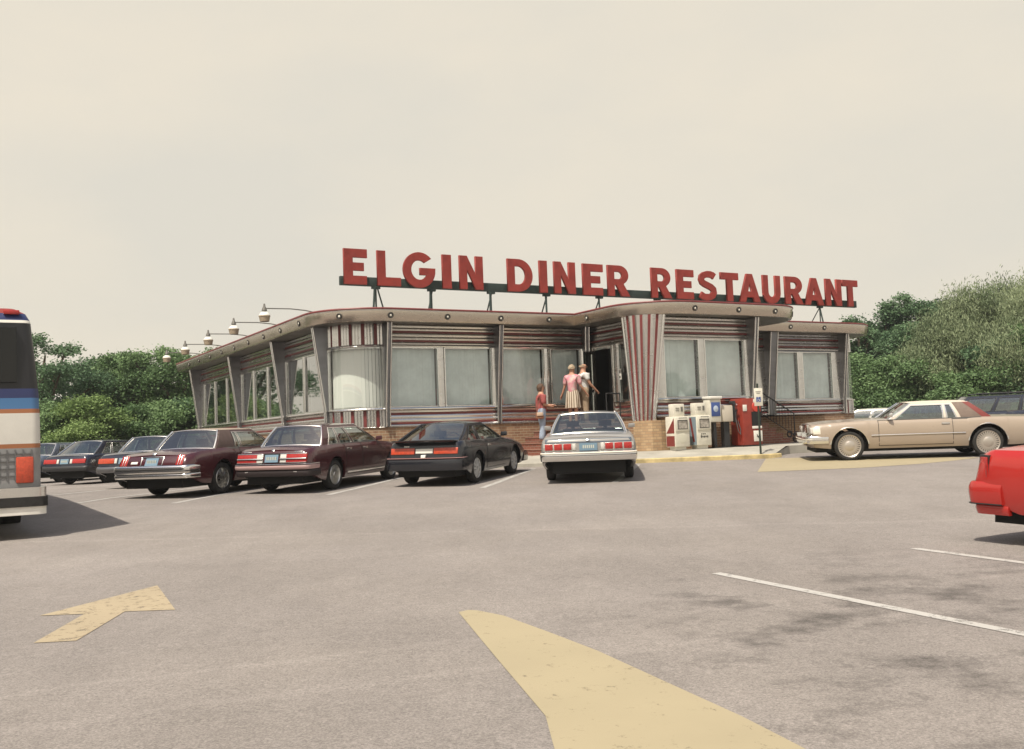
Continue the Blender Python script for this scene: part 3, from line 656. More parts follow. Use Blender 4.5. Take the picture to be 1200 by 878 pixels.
# ---------------------------------------------------------------- gooseneck floodlights on the long left roof edge
lampr = None
wl = pm('lamp_shade_enamel', (.36, .29, .21), .5, 0, .1, 5); ls = [(.81, 4.93), (3.93, 4.97), (7.06, 5.0), (10.42, 5.03), (13.6, 5.05)]
lab = ['nearest of the five roof edge floodlights', 'second floodlight from the near end of the left roof edge', 'middle one of the five roof edge floodlights', 'fourth floodlight from the near end of the left roof edge', 'farthest of the five roof edge floodlights, beside the trees']
for i, (t_, z_) in enumerate(ls):
    if i == 0:
        lampr = empty('floodlight', (*W2(-1.6, t_), 5.05), R(30), lab[0], 'floodlight', 'gooseneck floodlights along the left roof edge')
        mb = MB(); mb.tube([(0, 0, 0), (-.3, 0, .05), (-.7, 0, .08), (-1.40, 0, .07)], .016, 6); mb.build('arm', M['soffit'], lampr)
        mb = MB(); mb.lathe([(.03, -.02), (.09, -.04), (.135, -.09), (.15, -.12)], (-1.40, 0, .0), (0, 0, 1), 20, 1); mb.lathe([(.15, -.12), (.152, -.15), (.142, -.16), (.122, -.28), (.11, -.28), (.13, -.16)], (-1.40, 0, .0), (0, 0, 1), 20, 0); mb.build('lamp_shade', [wl, M['white']], lampr, angle=30)
        mb = MB(); mb.lathe([(0, .20), (.022, .19), (.032, .12), (.07, .03), (.07, 0), (0, 0)], (-1.40, 0, 0), (0, 0, 1), 14); mb.build('cap', M['soffit'], lampr)
    else:
        c = copy_tree(lampr); c.location = (*W2(-1.6, t_), 5.05); c['label'] = lab[i]
# ---------------------------------------------------------------- cars
def place(o, x, y, az, dz=0):
    """stand o on the sloping lot, local +x heading to azimuth az (degrees clockwise from the view direction)"""
    e = .6; n = Vector((-(gz(x + e, y) - gz(x - e, y)) / (2 * e), -(gz(x, y + e) - gz(x, y - e)) / (2 * e), 1)).normalized()
    fx = Vector((math.sin(R(az)), math.cos(R(az)), 0)); fx = (fx - n * fx.dot(n)).normalized(); fy = n.cross(fx)
    m_ = Matrix((fx, fy, n)).transposed().to_4x4(); m_.translation = (x, y, gz(x, y) + dz); o.matrix_world = m_
def car_paint(name, c, rough=.22, var=.04): return pm(name, c, rough, 0, var, 1.2, coat=.6)
class Car:
    def __init__(s, label, cat, **k):
        s.k = dict(W=1.8, wb=2.75, fo=.95, ro=1.15, R=.33, sill=.24, top=None, rear=[(.3, .12), (.55, 0), (.8, .03), (1, .12)], front=[(.3, .1), (.55, 0), (.8, .06), (1, .2)],
                   arch=.40, crown=.035, rc=.14, rl=.38, frc=.16, frl=.5, tire_w=.19, bulge=.04)
        s.k.update(k); s.root = empty('parked_car', (0, 0, 0), 0, label, cat)
    def body(s, paint, extra=None):
        k = s.k; W, wb, fo, ro, Rr = k['W'], k['wb'], k['fo'], k['ro'], k['R']; x0, x1 = -ro, wb + fo
        s.x0, s.x1 = x0, x1
        xs = set(np.linspace(x0, x1, 64)); ra = k['arch']
        for xa in (0, wb):
            for a in np.linspace(0, PI, 17): xs.add(xa + ra * math.cos(a))
            xs.add(xa - ra - .003); xs.add(xa + ra + .003)
        for d in (.015, .04, .08, .14, .22): xs.add(x0 + d); xs.add(x1 - d)
        xs = sorted(xs)
        # drop columns that almost coincide
        xx = [xs[0]]
        for x in xs[1:]:
            if x - xx[-1] > .0025: xx.append(x)
        s.xs = xx
        mb = MB()
        rows = [s.section(x) for x in xx]; n = len(rows[0])
        g0, g1 = k['cabin']
        def mf(i, j): return 1 if (j >= 8 and j < n - 9 and g0 < (xx[i] + xx[i + 1]) / 2 < g1) else 0
        mb.grid(rows, mf=mf)
        h = n // 2
        for e in (0, -1):
            r_ = rows[e]
            for j in range(h):
                a, b_, c, d = r_[j], r_[j + 1], r_[n - 2 - j], r_[n - 1 - j]
                if j == h - 1: mb.face([a, r_[h], d], 0)
                else: mb.face([a, b_, c, d], 0)
        s.paint = paint
        s.body_o = mb.build('body', [paint, M['inter']], s.root, angle=38)
        mb = MB(); mb.hexa([(x0 + .12, -W / 2 + .23, .2), (x1 - .12, -W / 2 + .23, .2), (x1 - .12, W / 2 - .23, .2), (x0 + .12, W / 2 - .23, .2), (x0 + .15, -W / 2 + .23, .62), (x1 - .15, -W / 2 + .23, .62), (x1 - .15, W / 2 - .23, .62), (x0 + .15, W / 2 - .23, .62)])
        mb.build('chassis', M['dark'], s.root)
    FR = [0, .06, .2, .38, .56, .72, .86, .95, 1.0]
    def wid(s, x):
        k = s.k; w_ = k['W'] / 2; d0 = x - s.x0; d1 = s.x1 - x
        for d, rc, rl in ((d0, k['rc'], k['rl']), (d1, k['frc'], k['frl'])):
            if d < rl: w_ *= 1 - rc * (1 - math.sqrt(max(0, 1 - (1 - d / rl) ** 2)))
        return w_
    def shiftx(s, x, z, y=0):
        k = s.k; d0 = x - s.x0; d1 = s.x1 - x
        if d0 < .5: x = x + interp(k['rear'], z) * (1 - d0 / .5)
        if d1 < .5: x = x - interp(k['front'], z) * (1 - d1 / .5)
        return x
    def sidey(s, x, z, zt):
        k = s.k; q = clamp((z - k['sill']) / max(.1, zt - k['sill']))
        return s.wid(x) * interp([(0, .93), (.18, .975), (.5, 1), (.78, .985), (.92, .955), (1, .90)], q)
    def section(s, x, off=0):
        k = s.k; zt = interp(k['top'], x); zs = interp(k.get('low', [(s.x0, k['sill'] + .19), (s.x0 + .55, k['sill'] + .02), (s.x0 + .75, k['sill']), (s.x1 - .6, k['sill']), (s.x1, k['sill'] + .06)]), x); zb = zs
        for xa in (0, k['wb']):
            if abs(x - xa) <= k['arch'] + 1e-6: zb = max(zb, k['R'] + math.sqrt(max(0, k['arch'] ** 2 - (x - xa) ** 2)))
        zb = min(zb, zt - .08)
        L_ = []
        L_.append((x, -(s.sidey(x, zb, zt) - .05), zb))
        for f_ in s.FR[0:]:
            z = zb + f_ * (zt - zb); L_.append((s.shiftx(x, z), -(s.sidey(x, z, zt) + off), z))
        w9 = abs(L_[-1][1])
        for q in (.93, .75, .4): L_.append((s.shiftx(x, zt), -w9 * q, zt + k['crown'] * (1 - q * q)))
        c = (s.shiftx(x, zt), 0, zt + k['crown'])
        return L_ + [c] + [(p[0], -p[1], p[2]) for p in L_[::-1]]
    def door(s, xa, xb, both=True, handle=True, zlo=None, name='door'):
        k = s.k
        for sd in ((-1, 1) if both else (-1,)):
            mb = MB()
            for (gap, off, mi) in ((.012, .0018, 1), (0, .005, 0)):
                X = [xa - gap + (xb - xa + 2 * gap) * i / 8 for i in range(9)]
                rows = []
                for x in X:
                    zt = interp(k['top'], x) - .012 + gap; z0 = (zlo or k['sill'] + .07) - gap; r_ = []
                    for f_ in s.FR:
                        z = z0 + f_ * (zt - z0)
                        for xc in (0, k['wb']):   # stay clear of the arches
                            if abs(x - xc) < k['arch'] + .03: z = max(z, k['R'] + math.sqrt((k['arch'] + .03) ** 2 - (x - xc) ** 2))
                        r_.append((x, sd * (s.sidey(x, z, interp(k['top'], x)) + off), z))
                    rows.append(r_)
                mb.grid(rows, mi)
            d = mb.build(name, [s.paint, M['dark']], s.root, angle=40, weld=False)
            if handle:
                zt = interp(k['top'], xa) - .12; y = s.sidey(xa + .15, zt, interp(k['top'], xa)) + .006; mb = MB()
                mb.box(xa + .06, xa + .24, sd * y - .012, sd * y + .016, zt - .02, zt + .02); mb.build('handle', M['chrome'], d, bevel=.006)
    def greenhouse(s, xrb, xrt, xwt, xwb, zr, wb_, wr, segs, roofmat=None, gl='glass_c', rail=.87, pw=.05, crown=.045, pillarmat=None, bulge=(.10, .05), rearglass='glass_c', rseg=None):
        k = s.k; zb = lambda x: interp(k['top'], x) - .005
        paint = s.paint; rm = roofmat or paint
        def P(sd, u_, v, o=0):
            xb_ = lerp(xrb, xwb, u_); xt_ = lerp(xrt, xwt, u_); x = lerp(xb_, xt_, v); z0 = zb(lerp(xrb, xwb, u_))
            y = lerp(wb_, wr, v) + .025 * math.sin(PI * v) + o
            return (x, sd * y, lerp(z0, zr, v))
        def patch(mb, sd, ub0, ub1, ut0, ut1, v0, v1, o0, o1, m_=0, nv=5):
            for i in range(nv):
                va, vb = lerp(v0, v1, i / nv), lerp(v0, v1, (i + 1) / nv)
                uu = lambda a, b_, v: lerp(a, b_, v)
                A = [P(sd, uu(ub0, ut0, va), va, o0), P(sd, uu(ub1, ut1, va), va, o0), P(sd, uu(ub1, ut1, va), va, o1), P(sd, uu(ub0, ut0, va), va, o1)]
                B = [P(sd, uu(ub0, ut0, vb), vb, o0), P(sd, uu(ub1, ut1, vb), vb, o0), P(sd, uu(ub1, ut1, vb), vb, o1), P(sd, uu(ub0, ut0, vb), vb, o1)]
                mb.hexa(A + B, m_)
        rb = MB()
        # roof skin
        nx, ny = 10, 14; top = []; 
        for i in range(nx + 1):
            a = i / nx; row = []
            for j in range(ny + 1):
                yy = -1 + 2 * j / ny; bl = 1 - yy * yy
                xr_ = xrt - bulge[1] * bl * .8; xf_ = xwt + bulge[1] * bl
                z = zr + crown * (1 - abs(yy) ** 2.4) * (1 - .35 * abs(2 * a - 1) ** 3)
                row.append((lerp(xr_, xf_, a), yy * (wr + .004), z))
            top.append(row)
        rb.grid(top, 0); rb.grid([[(x, y, z - .03) for x, y, z in row] for row in top], 1)
        edge = top[0] + [r_[-1] for r_ in top[1:]] + top[-1][::-1][1:] + [r_[0] for r_ in top[::-1][1:]]
        rb.grid([edge, [(x, y, z - .03) for x, y, z in edge]], 0)
        rf = rb.build('roof', [rm, M['inter']], s.root, angle=40)
        pm_ = pillarmat or paint
        for sd in (-1, 1):
            mp = MB()
            patch(mp, sd, 0, 1, 0, 1, rail, 1, -.03, 0)
            for (kind, b0, b1, t0, t1) in segs:
                if kind in ('p', 'v'): 
                    if kind == 'p': patch(mp, sd, b0, b1, t0, t1, 0, rail + .02, -.035, 0)
                    else: mv = MB(); patch(mv, sd, b0, b1, t0, t1, 0, 1.0, -.03, .006); mv.build('roof_cover', roofmat or paint, rf)
                else:
                    mg = MB(); patch(mg, sd, b0, b1, t0 , t1 , .015, rail + .01, -.018, -.012); go = mg.build('side_window', M[gl], s.root, angle=40)
                    mt = MB()
                    w1 = .012 / max(.3, xwb - xrb) * 1.6
                    patch(mt, sd, b0 - w1, b0 + w1, t0 - w1, t0 + w1, .0, rail + .02, -.02, .004); patch(mt, sd, b1 - w1, b1 + w1, t1 - w1, t1 + w1, .0, rail + .02, -.02, .004)
                    patch(mt, sd, b0, b1, t0, t1, -.01, .03, -.02, .006, nv=1); patch(mt, sd, lerp(b0, t0, rail), lerp(b1, t1, rail), lerp(b0, t0, rail), lerp(b1, t1, rail), rail - .02, rail + .01, -.02, .005, nv=1)
                    mt.build('trim', M[k.get('trim', 'chrome')], go)
            mp.build('pillar', [pm_], s.root, angle=40)
        # front and rear glass
        for nm, xb_, xt_, sg, gm in (('windscreen', xwb, xwt, 1, gl), ('rear_window', xrb, xrt, -1, rearglass)):
            mg = MB(); rows = []; edge = []
            for i in range(6):
                v = i / 5; row = []
                for j in range(13):
                    yy = -1 + j / 6; ys = (lerp(wb_, wr, v) + .02 * math.sin(PI * v) - .035) * yy
                    row.append((lerp(xb_, xt_, v) + sg * lerp(bulge[0], bulge[1], v) * (1 - yy * yy), ys, lerp(zb(xb_) + k['crown'] * (1 - yy * yy) * .8, zr - .005 + crown * (1 - abs(yy) ** 2.4) * .65, v)))
                rows.append(row)
            mg.grid(rows); go = mg.build(nm, M[gm], s.root, angle=60)
            mt = MB(); off = lambda p: (p[0] + sg * .008, p[1], p[2] + .006)
            mt.tube([off(p) for p in rows[0]], .011, 6); mt.tube([(p[0] + sg * .012, p[1], p[2] - .012) for p in rows[-1]], .012, 6)
            for c in (0, -1): mt.tube([off(r_[c]) for r_ in rows], .02, 6)
            mt.build('trim', M[k.get('trim', 'chrome')], go)
        return rf
    def wheels(s, cap='hub', rim=None, white=False, big=0):
        k = s.k; Rr, tw = k['R'], k['tire_w']; rim = rim or M['chrome']; rr = Rr * (.76 if big else .66)
        proto = None
        for xa in (0, k['wb']):
            for sd in (-1, 1):
                if proto is None:
                    w_ = empty('wheel', (xa, sd * (k['W'] / 2 - tw / 2 - .05), Rr)); w_.parent = s.root; proto = w_
                    mb = MB(); h = tw / 2
                    mb.lathe([(rr - .01, -h * .7), (rr + .01, -h * .9), (Rr * .86, -h), (Rr * .96, -h * .86), (Rr, -h * .6), (Rr, h * .6), (Rr * .96, h * .86), (Rr * .86, h), (rr + .01, h * .9), (rr - .01, h * .7)], (0, 0, 0), (0, -1, 0), 36)
                    if white: mb.lathe([(Rr * .82, h + .001), (Rr * .75, h + .001), (Rr * .75, h - .01)], (0, 0, 0), (0, -1, 0), 36, 1)
                    mb.build('tyre', [M['rubber'], M['white']], w_, angle=50)
                    mb = MB()
                    if cap == 'hub': pr = [(rr + .012, h * .72), (rr, h * .98), (rr * .9, h * .80), (rr * .84, h * .62), (rr * .62, h * .62), (rr * .60, h * .86), (rr * .45, h * .92), (rr * .40, h * 1.02), (rr * .15, h * 1.15), (0, h * 1.15)]
                    elif cap == 'wire': pr = [(rr + .012, h * .72), (rr, h * .95), (rr * .92, h * .6), (rr * .35, h * .8), (rr * .3, h * 1.05), (0, h * 1.1)]
                    else: pr = [(rr + .012, h * .72), (rr, h * .95), (rr * .93, h * .45), (rr * .3, h * .30), (0, h * .3)]
                    mb.lathe(pr, (0, 0, 0), (0, -1, 0), 36, 0, mf=(lambda i, j: 1 if (cap == 'hub' and i in (2, 3, 4)) else 0))
                    ns = {'hub': 28 if big else 0, 'wire': 24, 'alloy': 10}[cap]
                    for q in range(ns):
                        a = 2 * PI * q / ns; ww = .010 if cap == 'wire' else .032; ca, sa = math.cos(a), math.sin(a)
                        def pt(r_, l, hh): return (ca * r_ - sa * l, -hh, sa * r_ + ca * l)
                        mb.hexa([pt(rr * .2, -ww / 2, h * .4), pt(rr * .95, -ww / 2, h * .4), pt(rr * .95, ww / 2, h * .4), pt(rr * .2, ww / 2, h * .4), pt(rr * .2, -ww / 2, h * .95), pt(rr * .95, -ww / 2, h * .85), pt(rr * .95, ww / 2, h * .85), pt(rr * .2, ww / 2, h * .95)], 0)
                    if ns and cap != 'hub': mb.lathe([(rr * .97, h * .3), (rr * .2, h * .36)], (0, 0, 0), (0, -1, 0), 24, 1)
                    mb.build('rim', [rim, M['dark']], w_, angle=40)
                else:
                    w_ = copy_tree(proto, s.root); w_.location = (xa, sd * (k['W'] / 2 - tw / 2 - .05), Rr)
                    if sd > 0: w_.rotation_euler = (0, 0, PI)
    def rbox(s, name, y0, y1, z0, z1, mat, out=.02, deep=.06, parent=None, front=False, bevel=.006, x=None):
        """piece set on the rear (or front) face, following its rake"""
        k = s.k; sg = 1 if front else -1; X = (s.x1 if front else s.x0)
        tab = k['front'] if front else k['rear']
        xf = lambda z: X - sg * interp(tab, z)
        mb = MB(); mb.hexa([(xf(z0) + sg * out, y0, z0), (xf(z0) + sg * out, y1, z0), (xf(z0) - sg * deep, y1, z0), (xf(z0) - sg * deep, y0, z0),
                            (xf(z1) + sg * out, y0, z1), (xf(z1) + sg * out, y1, z1), (xf(z1) - sg * deep, y1, z1), (xf(z1) - sg * deep, y0, z1)])
        return mb.build(name, mat, parent or s.root, bevel=bevel)
    def sym(s, name, y0, y1, *a, **k): return s.rbox(name, y0, y1, *a, **k), s.rbox(name, -y1, -y0, *a, **k)
    def bumper(s, z0, z1, out, mat, name='bumper', front=False, wrap=.45, hw=None, bevel=.02, th=.09, parent=None):
        k = s.k; sg = 1 if front else -1; X = (s.x1 if front else s.x0) + sg * out; hw = hw or k['W'] / 2 + .005; r_ = .14
        pl = [(X - sg * wrap, -hw), (X - sg * r_, -hw)] + [(X - sg * r_ + sg * r_ * math.sin(a), -hw + r_ - r_ * math.cos(a)) for a in (.4, .8, 1.2)] + [(X, -hw + r_), (X + sg * .03, -hw * .4), (X + sg * .035, 0)]
        pl = pl + [(x, -y) for x, y in pl[::-1][1:]]
        mb = MB(); rows = []
        for i, (x, y) in enumerate(pl):
            a = Vector(pl[max(0, i - 1)]); b_ = Vector(pl[min(len(pl) - 1, i + 1)]); n = Vector((b_.y - a.y, a.x - b_.x)).normalized() * (-1 if front else 1) * th * -1
            inn_ = (x - n.x * (-1 if front else 1) * 0 , y)
            ix, iy = x - sg * th * (1 if abs(y) < hw - .02 else 0), (abs(y) - (th * .6 if abs(y) >= hw - .02 else 0)) * (1 if y > 0 else -1)
            rows.append([(lerp(x, ix, .12), lerp(y, iy, .12), z0 + (z1 - z0) * .18), (x, y, lerp(z0, z1, .5)), (lerp(x, ix, .05), lerp(y, iy, .05), lerp(z0, z1, .74)), (lerp(x, ix, .28), lerp(y, iy, .28), lerp(z0, z1, .92)), (lerp(x, ix, .5), lerp(y, iy, .5), z1), (ix, iy, z1), (ix, iy, z0), (lerp(x, ix, .25), lerp(y, iy, .25), z0)])
        mb.grid(rows, 0, True); mb.face(rows[0]); mb.face(rows[-1][::-1])
        return mb.build(name, mat, parent or s.root, angle=40)
    def plate(s, y, z, front=False, out=.03, w_=.305, h_=.15, mat=None):
        p = s.rbox('licence_plate', y - w_ / 2, y + w_ / 2, z - h_ / 2, z + h_ / 2, mat or M['plate'], out, .0, front=front, bevel=0)
        mb = MB(); k = s.k; xx = s.x0 + interp(k['rear'], z) - out - .003
        if not front:
            for i in range(6): mb.box(xx, xx + .004, y - .115 + i * .04, y - .092 + i * .04, z - .03, z + .035)
            mb.build('plate_characters', M['plate_t'], p, angle=0)
        return p
    def mirrors(s, x, z, both=True, mat=None, yo=.0):
        k = s.k
        for sd in ((-1, 1) if both else (1,)):
            mb = MB(); y = k['W'] / 2 - .06 + yo; mb.hexa([(x, sd * (y - .02), z), (x, sd * (y + .15), z + .01), (x + .09, sd * (y + .12), z + .02), (x + .12, sd * (y - .02), z), (x, sd * (y - .0), z + .10), (x, sd * (y + .15), z + .11), (x + .07, sd * (y + .12), z + .10), (x + .09, sd * (y), z + .09)])
            mb.build('side_mirror', mat or s.paint, s.root, bevel=.015)
    def seats(s, xf, xr, top, w_=.5, mat=None, bench=False):
        m_ = mat or M['seatm']
        for y in (-.36, .36):
            mb = MB(); mb.hexa([(xf, y - w_ / 2, .5), (xf + .12, y - w_ / 2, .5), (xf + .12, y + w_ / 2, .5), (xf, y + w_ / 2, .5), (xf - .13, y - w_ / 2 + .03, top - .17), (xf - .04, y - w_ / 2 + .03, top - .17), (xf - .04, y + w_ / 2 - .03, top - .17), (xf - .13, y + w_ / 2 - .03, top - .17)])
            mb.box(xf - .15, xf - .07, y - .14, y + .14, top - .13, top); mb.box(xf - .12, xf - .10, y - .04, y + .04, top - .2, top - .1); mb.build('seat', m_, s.root, bevel=.03)
        mb = MB(); mb.hexa([(xr, -.62, .5), (xr + .15, -.62, .5), (xr + .15, .62, .5), (xr, .62, .5), (xr - .14, -.58, top - .22), (xr - .04, -.58, top - .22), (xr - .04, .58, top - .22), (xr - .14, .58, top - .22)]); mb.build('seat', m_, s.root, bevel=.03)
        mb = MB(); mb.lathe([(.18, -.012), (.19, 0), (.18, .012), (.17, 0), (.18, -.012)], (xf + .62, .36, top - .24), (-.9, 0, .4), 20); mb.build('steering_wheel', M['black'], s.root)

maroon = car_paint('maroon_paint', (.060, .014, .018)); maroon2 = car_paint('dark_maroon_paint', (.055, .012, .016)); charcoal = car_paint('black_blue_paint', (.010, .011, .016))
silver = car_paint('pale_silver_blue_paint', (.27, .26, .245), .36); beige = car_paint('dull_tan_paint', (.34, .275, .215), .28, .03); navy = car_paint('navy_paint', (.014, .018, .035))
redp = car_paint('bright_red_paint', (.40, .020, .015)); whitep = car_paint('white_car_paint', (.66, .64, .58)); slate = car_paint('slate_blue_paint', (.09, .11, .15))
vinyl = pm('brown_vinyl', (.11, .075, .065), .6, 0, .15, 6, bump=.15, bscale=200); vinyl_t = pm('tan_vinyl', (.30, .24, .185), .65, 0, .12, 4)
vinyl_g = pm('grey_brown_vinyl', (.17, .125, .10), .65, 0, .1, 6); alu = pm('brushed_alloy', (.62, .62, .60), .3, 1, .05); blackt = M['black']

# --- maroon coupe with upright formal roof
c = Car('maroon two door coupe with tan vinyl roof, upright striped tail lights and long passenger door', 'car', W=1.82, wb=2.74, fo=1.05, ro=1.22, R=.33, sill=.25, arch=.40,
        top=[(-1.22, .84), (-1.0, .885), (-.4, .93), (.1, .955), (2.0, .95), (2.6, .93), (3.4, .86), (3.8, .80)], rear=[(.3, .10), (.5, .02), (.7, .04), (.84, .13), (.95, .2)], cabin=(.25, 1.95))
c.body(maroon); c.wheels('alloy', alu)
c.door(.62, 2.02)
c.greenhouse(-.10, .26, 1.45, 2.12, 1.335, .76, .60, [('p', 0, .05, 0, .04), ('v', 0, .30, 0, .30), ('g', .33, .405, .33, .42), ('p', .405, .43, .42, .45), ('g', .43, .955, .45, .955), ('p', .955, 1, .955, 1)], roofmat=vinyl_t, pillarmat=maroon, bulge=(.06, .04))
for o in COL.objects:
    if o.name.startswith('roof_cover') and o.parent and o.parent.parent == c.root: o.data.materials[0] = vinyl
c.bumper(.50, .66, .06, M['chrome']); c.bumper(.40, .50, .045, M['chrome'], 'bumper_skirt'); c.bumper(.53, .565, .068, blackt, 'bumper_strip'); c.bumper(.42, .56, .06, M['chrome'], front=True)
for l in c.sym('tail_light', .59, .755, .665, .86, M['lens'], .018, .06):
    ys = [v.co.y for v in l.data.vertices]; y0, y1 = min(ys), max(ys)
    for q in (.33, .66): c.rbox('trim', lerp(y0, y1, q) - .008, lerp(y0, y1, q) + .008, .67, .855, M['chrome'], .026, .02, parent=l)
c.rbox('plate_recess', -.25, .25, .66, .83, blackt, .004, .05); c.rbox('trim', -.27, .27, .825, .84, M['chrome'], .02, .03); c.rbox('trim', .25, .27, .66, .83, M['chrome'], .02, .03); c.rbox('trim', -.27, -.25, .66, .83, M['chrome'], .02, .03)
c.plate(0, .735, out=.016); c.rbox('badge', -.04, .04, .865, .91, M['chrome'], .03, .02); c.rbox('badge', .34, .5, .70, .745, M['white'], .008, .02)
c.mirrors(1.85, .97); c.seats(1.1, .35, 1.16)
place(c.root, -6.93, 21.4, 19)

# --- maroon four door
c = Car('dark maroon four door sedan with wire wheel covers and full width chrome barred tail lights', 'car', W=1.76, wb=2.66, fo=1.0, ro=1.12, R=.31, sill=.23, arch=.385,
        top=[(-1.12, .86), (-.95, .905), (-.3, .935), (.1, .95), (2.0, .93), (2.5, .90), (3.3, .81), (3.66, .74)], rear=[(.3, .10), (.5, .0), (.7, .02), (.86, .08), (.95, .16)], cabin=(-.1, 2.0))
c.body(maroon2); c.wheels('wire', alu); c.door(.42, 1.14); c.door(1.17, 2.13)
c.greenhouse(-.36, -.02, 1.36, 2.2, 1.335, .74, .57, [('p', 0, .075, 0, .075), ('g', .10, .26, .12, .24), ('p', .26, .29, .24, .27), ('g', .29, .50, .27, .52), ('p', .50, .535, .52, .56), ('g', .535, .955, .56, .955), ('p', .955, 1, .955, 1), ('p', .05, .11, .05, .13)], bulge=(.07, .04), pillarmat=maroon2)
c.bumper(.50, .60, .055, pm('pinkish_bumper', (.42, .28, .27), .4)); c.bumper(.36, .50, .02, pm('dark_skirt', (.02, .012, .013), .6), 'bumper_skirt'); c.bumper(.595, .615, .06, M['chrome'], 'bumper_strip'); c.bumper(.42, .56, .05, maroon2, front=True)
for sg in (-1, 1):
    a, b_ = sorted((sg * .20, sg * .80)); a1, b1 = sorted((sg * .20, sg * .34)); a2, b2 = sorted((sg * .34, sg * .80))
    l = c.rbox('tail_light', a2, b2, .64, .81, M['lens'], .02, .05); c.rbox('reversing_light', a1, b1, .64, .81, M['lens_w'], .02, .05)
    c.rbox('trim', a, b_, .70, .728, M['chrome'], .03, .02, parent=l); c.rbox('trim', a, b_, .805, .82, M['chrome'], .026, .02, parent=l); c.rbox('trim', a, b_, .632, .645, M['chrome'], .026, .02, parent=l)
    c.rbox('reflector', sorted((sg * .52, sg * .60))[0], sorted((sg * .52, sg * .60))[1], .43, .46, M['lens_w'], .058, .02)
c.rbox('plate_recess', -.20, .20, .63, .82, M['dark'], .006, .05); c.plate(0, .72, out=.016); c.rbox('badge', -.03, .03, .87, .91, M['chrome'], .02, .02)
c.sym('badge', .5, .68, .84, .86, M['chrome'], .004, .01)
for sd in (-1, 1):
    mb = MB(); mb.tube([(x, sd * (c.sidey(x, .33, .93) + .012), .33) for x in (.45, 1.2, 2.2)], .02, 6); mb.build('trim', M['chrome'], c.root)
c.mirrors(1.92, .94, mat=maroon2); c.seats(1.15, .25, 1.16)
place(c.root, -4.54, 21.35, 19)

# --- black fastback with spoiler
c = Car('black fastback coupe with boot spoiler, wide red tail lights and white wheels', 'car', W=1.72, wb=2.51, fo=1.0, ro=1.0, R=.315, sill=.22, arch=.385, trim='black',
        top=[(-1.0, .90), (-.8, .93), (-.2, .915), (.3, .90), (1.9, .88), (2.4, .84), (3.1, .70), (3.51, .60)], rear=[(.3, .10), (.5, .0), (.66, .04), (.9, .10), (.95, .16)], front=[(.25, .1), (.45, 0), (.6, .15), (.8, .4)], cabin=(-.55, 1.7), crown=.03)
c.body(charcoal); c.wheels('alloy', pm('white_wheel', (.55, .55, .54), .35)); c.door(.55, 1.82)
c.greenhouse(-.72, .18, 1.02, 1.95, 1.26, .72, .54, [('p', 0, .12, 0, .07), ('g', .14, .40, .09, .27), ('p', .40, .44, .27, .33), ('g', .44, .955, .33, .955), ('p', .955, 1, .955, 1)], bulge=(.10, .05), pillarmat=charcoal)
mb = MB(); mb.hexa([(-1.04, -.68, .925), (-.80, -.70, .915), (-.80, .70, .915), (-1.04, .68, .925), (-1.08, -.68, .965), (-.80, -.70, .945), (-.80, .70, .945), (-1.08, .68, .965)]); mb.build('spoiler', charcoal, c.root, bevel=.012)
c.bumper(.34, .60, .05, charcoal, hw=.85); c.bumper(.585, .60, .056, pm('bumper_stripe', (.30, .16, .15), .5), 'bumper_strip', hw=.855); c.bumper(.26, .5, .05, charcoal, front=True)
c.sym('tail_light', .215, .74, .675, .80, M['lens_o'], .02, .06); c.rbox('reversing_light', -.19, .19, .69, .785, M['white'], .016, .04)
c.plate(-.0, .42, out=.075); c.rbox('badge', -.05, .05, .60, .66, M['white'], .058, .02); c.rbox('badge', .34, .46, .82, .845, M['white'], .004, .02)
c.mirrors(1.62, .92, mat=charcoal); c.seats(.95, .2, 1.10)
place(c.root, -1.57, 21.65, 18)

# --- silver full size sedan with six square tail lights
c = Car('pale silver full size sedan with six square red tail lights, seen squarely from behind', 'car', W=1.92, wb=2.95, fo=1.1, ro=1.32, R=.345, sill=.26, arch=.42,
        top=[(-1.32, .90), (-1.2, .93), (-.5, .96), (0, .98), (2.2, .965), (2.8, .95), (3.7, .89), (4.05, .84)], rear=[(.3, .10), (.5, .03), (.66, .05), (.86, .06), (.93, .12)], cabin=(.0, 2.2), rc=.10, rl=.3)
c.body(silver); c.wheels('hub', alu); c.door(.5, 1.32); c.door(1.35, 2.35)
c.greenhouse(-.42, .08, 1.55, 2.35, 1.375, .80, .62, [('p', 0, .10, 0, .10), ('g', .12, .24, .12, .22), ('p', .24, .27, .22, .25), ('g', .27, .50, .25, .51), ('p', .50, .53, .51, .545), ('g', .53, .955, .545, .955), ('p', .955, 1, .955, 1)], bulge=(.08, .05))
c.rbox('rear_panel', -.86, .86, .81, .895, pm('blue_grey_panel', (.075, .095, .125), .6), .008, .03)
c.bumper(.46, .64, .08, M['chrome']); c.bumper(.595, .63, .09, pm('cream_strip', (.72, .66, .55), .5), 'bumper_strip'); c.bumper(.555, .58, .088, blackt, 'bumper_strip'); c.bumper(.46, .62, .08, M['chrome'], front=True)
for sg in (-1, 1):
    a, b_ = sorted((sg * .235, sg * .90)); c.rbox('light_bezel', a, b_, .655, .81, M['chrome'], .004, .04)
    for i in range(3):
        y = sg * (.415 + i * .185); c.rbox('tail_light', y - .079, y + .079, .672, .798, M['lens'], .018, .03, bevel=.012)
    a, b_ = sorted((sg * .255, sg * .315)); c.rbox('reversing_light', a, b_, .672, .798, M['lens_w'], .016, .03)
c.plate(0, .73, out=.02, w_=.36); c.rbox('badge', -.04, .04, .85, .885, M['chrome'], .02, .02)
c.mirrors(2.05, .99); c.seats(1.35, .45, 1.2, mat=pm('tan_cloth', (.3, .26, .22), .8))
place(c.root, 1.57, 21.35, 5)

